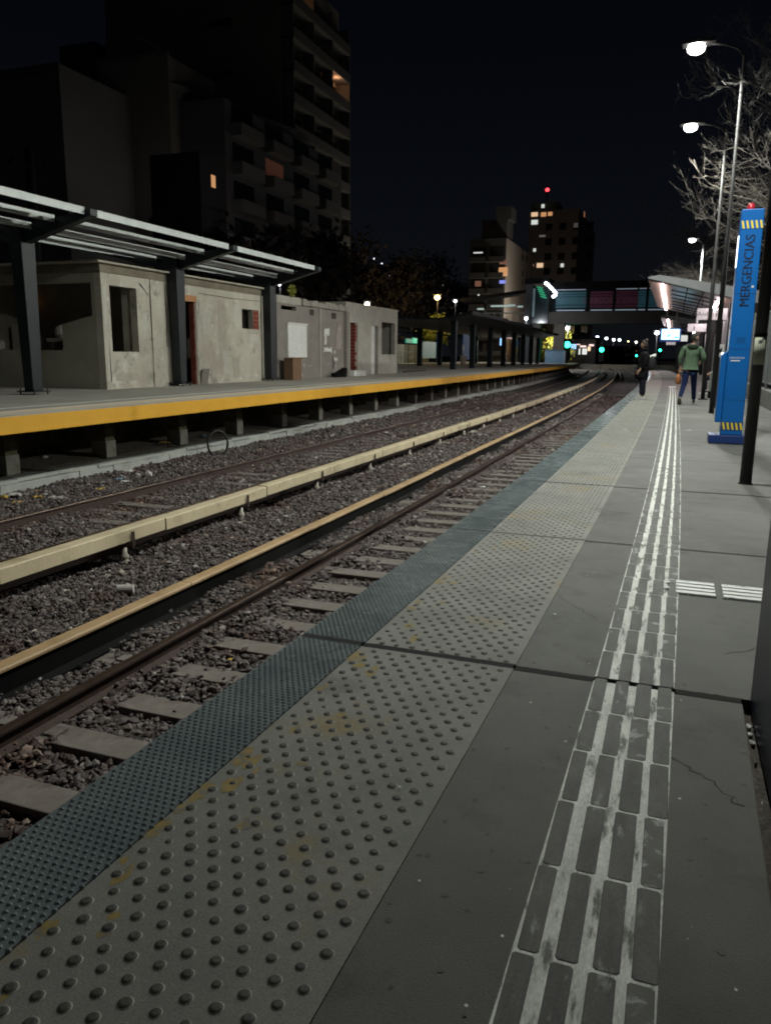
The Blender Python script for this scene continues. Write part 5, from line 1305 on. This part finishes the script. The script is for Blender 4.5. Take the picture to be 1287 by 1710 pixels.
shop('long low lit shop row under the bridge behind the green signal',868,993,566,597,165,[(870,573,881,575,Wp,'sign_strip'),(929,570,947,572,Wm,'sign_strip'),(951,575,961,583,Ws,'screen'),(962,574.5,968,576,Wp,'sign_strip'),(968,577,978,580,Wp,'sign_strip'),(983,575,991,578,Wp,'sign_strip'),(966,582,968,592,Wm,'window'),(972,582,975,592,Wm,'window'),(976,582,979,592,Wm,'window'),(981,579,985,586,Ww,'window'),(886,577,891,593,Wd,'window'),(872,577,878,592,E('shop_red',(.7,.08,.06),.18),'window'),(932,574,938,580,Wm,'window'),(944,583,953,592,Wd,'window'),(955,585,960,592,Wd,'window')],dw)
shop('small bright shop right of the second green signal',994,1001,580,598,175,[(995,583,999,594,E('shop_peach',(1,.8,.6),.8),'window')],dw)
shop('distant warm lit shop fronts left of the person in black',1022,1064,580,597,260,[(1027,586,1032,594,Ww,'window'),(1033,583,1037,588,E('shop_amber',(1,.6,.3),.8),'window'),(1037,589,1047,593,Wd,'window'),(1049,588,1054,595,Ww,'window'),(1048,584,1051,587,Ww,'window'),(1058,582,1062,588,E('shop_red2',(1,.45,.3),.9),'window')],dw)
b=MB(); b.box(-58,20,158,160,-1.299,-.3); b.box(-40,30,200,202,-1.299,.2); tag(b.build('far_wall',M('far_wall',(.12,.11,.09),(.16,.15,.12),sc=.3)),'low dim wall crossing behind the tracks in the distance','wall')

# trees in the middle distance
P=onX(733,500,-34.6); leafy('yellow green tree lit by the orange street lamp above the dark canopy',(P.x,P.y,-1.3),8.4,(2.7,2.7),2200,.24,leaf_yg,5,clump=18,cz=6.4,vr=1.9)
for i,(px,py,s,lab) in enumerate(((908,562,150,'left lit yellow green tree under the bridge beside its pillar'),(935,562,152,'right lit yellow green tree under the bridge over the green signal'))):
    P=onS(px,py,s); leafy(lab,(P.x,P.y,-1.3),7.2,(3.0,2.6),1500,.3,leaf_yg,8+i,clump=14)
for i,(px,s,h,mm,lab) in enumerate(((1022,190,5.,leaf_dk,'dark bushy tree under the bridge right of the second signal'),(1002,215,5.5,leaf_dk,'dark tree under the bridge behind the second green signal'),(965,200,5.5,leaf_dk,'dark tree behind the blue lit shop screen'),(1048,235,5.5,leaf_dk,'dark far tree left of the person in black'))):
    P=onS(px,597,s); leafy(lab,(P.x,P.y,-1.3),h,(4.2,3.6),1500,.42,mm,18+i,clump=16)
for i,(px,x,h,r,lab) in enumerate(((610,-47,19,8.5,'big dark tree behind the grey block, left of the white lamp cluster'),(690,-50,21,9.,'big dark tree behind the annexe, below the white lamp cluster'),(755,-58,20,8.5,'big dark tree left of the flat roofed block'),(500,-36,14,6.,'dark tree in front of the balcony tower'),(390,-31,11.5,5.,'dark tree around the small white lamp over the canopy'))):
    P=onX(px,560,x); leafy(lab,(P.x,P.y,-1.3),h,(r,r),5200,.42,leaf_br,40+i,clump=40,trunk=.4,group=None)
# ------------------------------------------------------------------ apartment blocks
wl_or=E('window_orange',(1,.50,.22),.55); wl_pk=E('window_pink',(.9,.42,.28),.16); wl_dm=E('window_dim',(.8,.3,.18),.03); wl_wh=E('window_white',(.9,.95,.88),.7); wl_bl=E('window_blue',(.3,.35,1),.8); wl_wm=E('window_warm',(1,.68,.42),.75)
wb=M('window_frame_dark',(.03,.028,.026),(.045,.042,.038))
def block(name,label,wall,loc,W,D,H,rz=0):
    t=thing(name,label,'building',loc,rz); m=MB(); m.box(0,W,0,D,0,H); m.build('wall',wall,t); return t
def win(t,mesh_cache,mat,face,a,z,w,h,off=.0):
    """a window as frame box with its pane; face 'f' = front (-y), 'r' = right (+x at W)"""
    m=MB(); 
    if face=='f': m.box(a,a+w,-.06,-.01,z,z+h)
    else: m.box(off+.01,off+.06,a,a+w,z,z+h)
    o=m.build('window',wb,t)
    m=MB(); e=.08
    if face=='f': m.box(a+e,a+w-e,-.075,-.061,z+e,z+h-e)
    else: m.box(off+.061,off+.075,a+e,a+w-e,z+e,z+h-e)
    m.build('pane',mat,o)
warmwall=M('block_wall_warm',(.25,.21,.155),(.3,.255,.19),sc=.15,rough=.95,stain=[((.26,.22,.18),.1,.55,.7)])
greywall=M('block_wall_grey',(.15,.14,.125),(.18,.17,.15),sc=.15,rough=.95)
darkwall=M('block_wall_dark',(.10,.095,.09),(.13,.12,.115),sc=.15,rough=.95)
palewall=M('block_wall_pale',(.22,.205,.18),(.26,.24,.215),sc=.15,rough=.95)
G0=-1.3
# balcony tower
c0=onX(470,300,-40); c1=onX(566,300,-40); zt_=onX(573,60,-40).z; xl=onS(178,60,c0.y).x
t=block('balcony_tower','tallest apartment tower on the left with a blank wall and a side of balconies',warmwall,(xl,c0.y,G0),-40-xl,c1.y-c0.y,zt_+2-G0)
W_=-40-xl; D_=c1.y-c0.y; H_=zt_+2-G0
nb=13; fl=3.05
for k in range(nb):
    z=H_-2-fl*k-2.6
    if z<2: break
    for j in range(3):
        y0=.6+j*(D_-1.0)/3; w_=(D_-1.0)/3-.5
        lit_=None
        if k==0 and j==0: lit_=wl_or
        m=MB(); m.box(W_+.005,W_+.04,y0,y0+w_,z+.1,z+2.3); o=m.build('window',lit_ or g_dark,t)
    m=MB(); m.box(W_+.002,W_+1.5,.3,D_,z-.22,z-.02); m.build('balcony_slab',greywall,t)
    m=MB(); m.box(W_+1.42,W_+1.5,.3,D_,z-.019,z+.85); m.box(W_+.04,W_+1.419,D_-.08,D_,z-.019,z+.85); m.build('balcony_front',darkwall,t)
for j in range(4):
    y0=.3+j*(D_-.4)/3; m=MB(); m.box(W_+.045,W_+1.41,y0,y0+.12,8,H_-2); m.build('divider',greywall,t)
P=onX(547,127,-39.3); m=MB(); m.sm=True; m.lathe((P.x-xl,P.y-c0.y,P.z-G0),[(.05,-.2),(.22,-.1),(.22,.1),(.05,.2)],10); m.build('balcony_lamp',E('balcony_bulb',(1,.5,.28),14),t)
l=bpy.data.lights.new('balcony_light','POINT'); l.energy=60; l.color=(1,.5,.25); lo=bpy.data.objects.new('balcony_light',l); COL.objects.link(lo); lo.parent=t; lo.location=(W_+.9,P.y-c0.y+2.,P.z-G0)
for z in (26,31,36): win(t,None,g_dark,'f',W_*.62,z-.4,2.6,.7)
m=MB(); m.box(-6,.0,.5,D_-2,0,H_-9); m.build('side_wing',warmwall,t)
# stepped blocks on the left
sC=58
a=onS(162,108,sC); b=onS(281,118,sC)
t=block('apartment_block','apartment block with a flat blank brownish wall, in front of the tallest tower',warmwall,(a.x,sC,G0),b.x-a.x,7,a.z-G0)
m=MB(); m.box(.2,3.2,1,6,a.z-G0,a.z-G0+2.4); m.build('roof_room',warmwall,t)
m=MB(); m.box(-.05,b.x-a.x+.05,-.05,.15,a.z-G0-.005,a.z-G0+.35); m.build('parapet',greywall,t)
P=onS(161,245,sC-.1); m=MB(); m.box(P.x-a.x-.14,P.x-a.x+.03,-.1,-.01,P.z-G0-.5,P.z-G0+.5); m.build('stair_light',E('stair_light',(1,.85,.6),1.0),t)
sD=58.3; a2=onS(281,145,sD); 
t=thing('apartment_block','lower apartment block with two rows of windows, facade turned to the railway','building',(a2.x+.05,sD,G0),math.radians(-13)); HD=a2.z-G0
m=MB(); m.box(-7,0,0,16,0,HD); m.build('wall',palewall,t); m=MB(); m.box(-7,.3,-.2,16.2,HD+.002,HD+.35); m.build('cornice',palewall,t)
for r_ in range(5):
    for j in range(5): win(t,None,g_dark,'r',1.2+j*2.9,HD-3.1-r_*3.1,1.3,1.7)
P=a2; 
m=MB(); m.box(.01,.07,6.0,7.2,HD-9.9,HD-8.4); m.build('lit_window',wl_dm,t)
a3=onX(373,140,-36); 
t=block('apartment_block','dark block with stepped balconies between the pale facade and the tower',darkwall,(a3.x-8,a3.y,G0),8,24,a3.z-G0-1)
for k in range(5):
    for j in range(4):
        m=MB(); m.box(8.002,9.0,1+j*5.6,4.9+j*5.6,3*k+8.2,3*k+9.2); m.build('balcony_front',greywall,t)
        m=MB(); m.box(8.003,8.03,1.2+j*5.6,4.6+j*5.6,3*k+9.4,3*k+10.8); m.build('window',wl_dm if (k,j)==(3,1) else g_dark,t)
a4=onS(-40,112,50); b4=onS(98,105,50)
t=block('apartment_block','wide plain block at the left picture edge behind the canopy frame',palewall,(a4.x-6,50,G0),b4.x-a4.x+6,12,b4.z-G0)
m=MB(); m.box(-.1,b4.x-a4.x+6.1,-.15,.1,b4.z-G0-.6,b4.z-G0+.02); m.build('parapet',greywall,t)
a5=onS(99,78,62); b5=onS(160,78,62)
t=block('apartment_block','narrow dark block squeezed between the plain block and the blank brownish wall',darkwall,(a5.x,62,G0),b5.x-a5.x,9,a5.z-G0)
for k in range(6):
    for j in range(2): win(t,None,(E('window_dim_red',(.6,.1,.07),.035) if (k,j)==(1,1) else g_dark),'f',.8+j*2.4,5+3*k,1.4,1.6)
# wooden utility pole
P=onX(50,280,-24); t=thing('utility_pole','dark utility pole with a cross arm behind the canopy at the left','utility pole',(P.x,P.y,G0)); h=onX(50,248,-24).z-G0
m=MB(); m.tube([(0,0,0),(0,0,h)],[.2,.16],8); m.build('pole',black_steel,t); m=MB(); m.box(-.06,.06,-1.,1.,h-.75,h-.6); m.build('cross_arm',black_steel,t)
for y in(-.8,.8): m=MB(); m.lathe((0,y,h-.6),[(.05,0),(.06,.1),(.03,.16)],8); m.build('insulator',black_steel,t)

# flat roofed block and tower beside the bridge
s=150; u=onS(785,398,s); v=onS(845,397,s); w_=onX(890,405,v.x)
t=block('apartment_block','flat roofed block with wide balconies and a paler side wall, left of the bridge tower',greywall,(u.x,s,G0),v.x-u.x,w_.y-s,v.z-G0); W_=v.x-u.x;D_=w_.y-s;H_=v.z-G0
m=MB(); m.box(W_+.002,W_+.12,0,D_,0,H_); m.build('side_wall',M('side_wall_lit_tone',(.46,.38,.30),(.52,.43,.34),sc=.1,rough=.95),t)  # side coloured paler than the front, its lit look is in the paint
m=MB(); m.box(W_*.25,W_*.95,2,8,H_,H_+3.6); m.box(W_*.62,W_*1.05,2,7,H_+3.6,H_+6.0); m.build('roof_room',greywall,t)
fl=2.9
for k in range(8):
    z=H_-1-fl*(k+1)+.3
    if z<2: break
    for j in range(2):
        xx=.4+j*W_/2; ww=W_/2-.7
        m=MB(); m.box(xx,xx+ww,-.03,-.005,z,z+2.1); m.build('recess',M('recess_dark',(.035,.033,.03),(.05,.046,.042),sc=.2) if k+j==0 else bpy.data.materials['recess_dark'],t)
        m=MB(); m.box(xx-.1,xx+ww+.1,-.9,-.8,z-.6,z+.25); m.build('balcony_front',greywall,t)
    m=MB(); m.box(.1,W_-.1,-.9,-.035,z-.75,z-.61); m.build('balcony_slab',greywall,t)
for (px,py,w2,h2,mm) in ((838,437,.7,.35,wl_pk),(838,453,.85,.8,wl_or),(837,470,.6,.3,wl_bl),(796,473,.6,.5,wl_pk),(797,489,.18,.45,wl_wh),(796,421,.9,.12,wl_wh)):
    P=onS(px,py,s-.95); m=MB(); m.box(P.x-u.x-w2,P.x-u.x+w2,-.06,-.035,P.z-G0-h2,P.z-G0+h2); m.build('lit_window',mm,t)
for (px,py) in ((872,414),(879,416),(872,457),(879,459),(885,461),(872,472),(879,473),(872,430),(879,432)):
    P=onX(px,py,v.x+.13); m=MB(); m.box(W_+.121,W_+.15,P.y-s-.5,P.y-s+.5,P.z-G0-.6,P.z-G0+.6); m.build('window',g_dark,t)
s=190; u=onS(884,348,s); v=onS(967,348,s); w_=onX(995,360,v.x)
t=block('apartment_tower','tall distant tower with scattered lit windows and a red light on top, behind the bridge',M('tower_brown',(.34,.27,.23),(.40,.32,.27),sc=.1,rough=.95),(u.x,s,G0),v.x-u.x,w_.y-s,v.z-G0); W_=v.x-u.x;H_=v.z-G0;D_=w_.y-s
m=MB(); m.box(W_*.0,W_*.55,2,10,H_,H_+2.2); m.build('roof_room',greywall,t)
P=onS(913.5,317,s+4); 
m=MB(); m.tube([(P.x-u.x,4,H_+2.2),(P.x-u.x,4,P.z-G0-.3)],.12,6); m.build('mast',black_steel,t)
m=MB(); m.sm=True; m.lathe((P.x-u.x,4,P.z-G0),[(.05,-.4),(.4,-.25),(.45,0),(.4,.25),(.05,.4)],10); m.build('beacon',E('beacon_red_light',(1,.04,.05),5),t)
for (px,py,w2,h2,mm) in ((906,344,.35,.4,wl_wh),(892,358,.75,.45,wl_wm),(907,358,.6,.45,wl_or),(918,357,.5,.4,wl_or),(892,371,.75,.5,wl_wh),(892,417.5,.3,.35,wl_wh),(905,394,.7,.2,E('window_faint',(.5,.5,.45),.2)),(901,443,.75,.5,wl_wm),(938,443,.35,.4,wl_wh),(889,443,.3,.25,wl_pk),(961,376,.5,.5,E('window_faint2',(.5,.45,.4),.1))):
    P=onS(px,py,s-.1); m=MB(); m.box(P.x-u.x-w2,P.x-u.x+w2,-.08,-.02,P.z-G0-h2,P.z-G0+h2); m.build('lit_window',mm,t)
for k in range(8):
    for j in range(4):
        z=H_-4.5-3.3*k
        if z<2: continue
        m=MB(); m.box(W_*.35+j*3.1,W_*.35+j*3.1+1.5,-.05,-.01,z,z+1.5); m.build('window',g_dark,t)
P=onX(975,358,v.x); m=MB(); m.box(W_+.01,W_+.06,P.y-s-.9,P.y-s+.9,P.z-G0-.6,P.z-G0+.6); m.build('lit_window',E('window_dim_or',(1,.4,.22),.25),t)
s=230; u=onS(950,520,s); v=onS(984,520,s)
t=block('apartment_block','reddish block seen below the bridge girder, left of the lamp row',M('reddish_wall',(.3,.16,.11),(.36,.2,.14),sc=.1),(u.x,s,G0),v.x-u.x,10,u.z-G0+3)
for (px,py) in ((973,551),(975,541)):
    P=onS(px,py,s-.1); m=MB(); m.box(P.x-u.x-.3,P.x-u.x+.3,-.06,-.02,P.z-G0-.5,P.z-G0+.5); m.build('lit_window',wl_wm,t)
for (px,py,x,lab,mm,w2,h2) in ((356,303,-31,'dark small building with an orange lit window among trees over the canopy',wl_or,.25,.4),(649,462,-52,'dark small building with one tiny white window low among the dark trees',wl_wh,.25,.25),(738,475,-58,'dark small building with a wide white window left of the flat roofed block',wl_wh,.7,.22)):
    P=onX(px,py,x); t=thing('small_building',lab,'building',(x,P.y,P.z)); m=MB(); m.box(.005,.04,-w2,w2,-h2,h2); m.build('pane',mm,t); m=MB(); m.box(-4,.0,-1.6,1.6,-P.z+G0,h2+1.2); m.build('wall',M('small_block_wall',(.03,.028,.026),(.04,.037,.034)),t)

# ------------------------------------------------------------------ litter on the track bed
P=onZ(366,764,-1.2); t=thing('bicycle_tyre','thin black bicycle tyre leaning against the cable channel','tyre',(P.x-.30,P.y+.28,-1.2))
m=MB(); m.sm=True; N_=40; m.tube([(.28*math.cos(2*PI*k/N_)*.5+.1,.28*math.cos(2*PI*k/N_)*.75,.29+.30*math.sin(2*PI*k/N_)) for k in range(N_+1)],.027,8,cap=False); m.build('tyre_ring',tyre_m,t)
def litter(px,py,z,label,mat,kind,r,group=None,name='litter',cat='litter'):
    P=onZ(px,py,z); b=MB()
    if kind=='can': b.sm=False; b.tube([(-r*1.9,0,r),(r*1.9,.3*r,r)],r,12)
    elif kind=='stone':
        V=IV*np.array([r*1.2,r,r*.7])*(1+rng.uniform(-.2,.2,(12,1))); V[:,2]+=r*.5; b.add([tuple(v) for v in V],[tuple(f) for f in IF])
    elif kind=='cup': b.sm=True; b.tube([(-r*1.1,0,r),(r*1.1,0,r*.8)],[r,r*.75],12)
    else:
        n=5; q=[]
        for i in range(n+1):
            for j in range(n+1): q.append(((i/n-.5)*2*r+random.uniform(-.1,.1)*r,(j/n-.5)*1.5*r+random.uniform(-.1,.1)*r,.02+r*.35*random.random()))
        b.add(q,[(i*(n+1)+j,(i+1)*(n+1)+j,(i+1)*(n+1)+j+1,i*(n+1)+j+1) for i in range(n) for j in range(n)])
    o=b.build(name,mat); o.location=(P.x,P.y,P.z); o.rotation_euler=(0,0,random.uniform(0,3))
    if kind=='paper': so=o.modifiers.new('t','SOLIDIFY'); so.thickness=.003
    tag(o,label,cat,group); return o
plast=M('plastic_pale',(.45,.42,.40),(.55,.52,.5),sc=8,rough=.45); ywl=M('litter_yellow',(.45,.30,.06),(.55,.38,.1),sc=6,rough=.7); blu=M('litter_blue',(.2,.35,.5),(.3,.45,.6),sc=6)
litter(210,990,-1.19,'pale cylindrical bottle lying on the stones between the two covers',plast,'can',.042,name='bottle',cat='bottle').rotation_euler=(0,0,.35)
litter(203,960,-1.2,'pale rounded stone above the bottle on the stones',insul,'stone',.05,name='stone',cat='stone')
litter(530,942,-1.19,'white crumpled cup lying right beside the near rusty rail',paper_w,'cup',.035,name='paper_cup',cat='cup')
litter(118,1051,-1.2,'small yellowish stone beside the near rail under the tan cover',insul,'stone',.022,name='stone',cat='stone')
for (px,py,mm,k,r,l) in ((65,833,ywl,'paper',.09,'large yellow wrapper among litter by the far rail at the left'),(30,842,ywl,'paper',.07,'yellow wrapper near the left edge by the far rail'),(8,833,ywl,'stone',.06,'yellow lump at the left picture edge by the channel'),(64,822,ywl,'paper',.05,'upright yellow scrap against the channel foot'),(75,828,paper_w,'paper',.06,'white crumpled paper right of the yellow scrap'),
    (28,830,plast,'paper',.14,'grey plastic sheet among litter at the left'),(95,835,plast,'paper',.12,'pale flat plastic piece beside the far rail'),(200,802,blu,'paper',.07,'pale blue crumpled bag between channel and far rail'),(210,806,paper_w,'paper',.08,'white bag beside the pale blue bag'),(168,819,ywl,'paper',.08,'yellow flat wrapper left of the pale blue bag'),
    (216,789,plast,'paper',.1,'pale strip of plastic right of the blue bag near the channel'),(248,796,plast,'stone',.1,'pale grey lump between channel and far rail'),(230,795,plast,'stone',.05,'small pale lump left of the larger grey lump'),(320,799,paper_w,'can',.02,'white short tube lying on the stones inside the far rail'),(642,724,paper_w,'paper',.1,'white scrap on the stones far along between the rails'),
    (622,785,paper_w,'paper',.05,'small white scrap on stones past the cream cover'),(805,815,paper_w,'paper',.05,'white scrap beside the platform edge far along'),(710,908,paper_w,'paper',.03,'white scrap on a sleeper end near the platform edge'),(420,780,plast,'stone',.05,'pale stone between the cream cover and far rail'),(478,864,paper_w,'paper',.03,'tiny white scrap right of the cream cover supports'),(385,1105,ywl,'paper',.02,'tiny yellow scrap on the stones near the platform edge')):
    litter(px,py,-1.195,l,mm,k,r)
for (px,py,mm,k,r,l) in ((75,767,plast,'stone',.07,'pale lump on the rubble behind the channel lids'),(135,752,wood_m,'paper',.16,'flat brown board scrap behind the channel lids'),(160,748,M('litter_orange',(.4,.2,.1),(.5,.26,.14)),'stone',.07,'orange brown lump by the second pier'),(275,742,ywl,'paper',.12,'yellow scrap on rubble behind the channel lids'),(340,730,blu,'stone',.06,'pale blue lump on the rubble near the bicycle tyre'),(430,700,ywl,'paper',.25,'yellow board pieces on the rubble behind the bicycle tyre')):
    litter(px,py,-.93,l,mm,k,r)
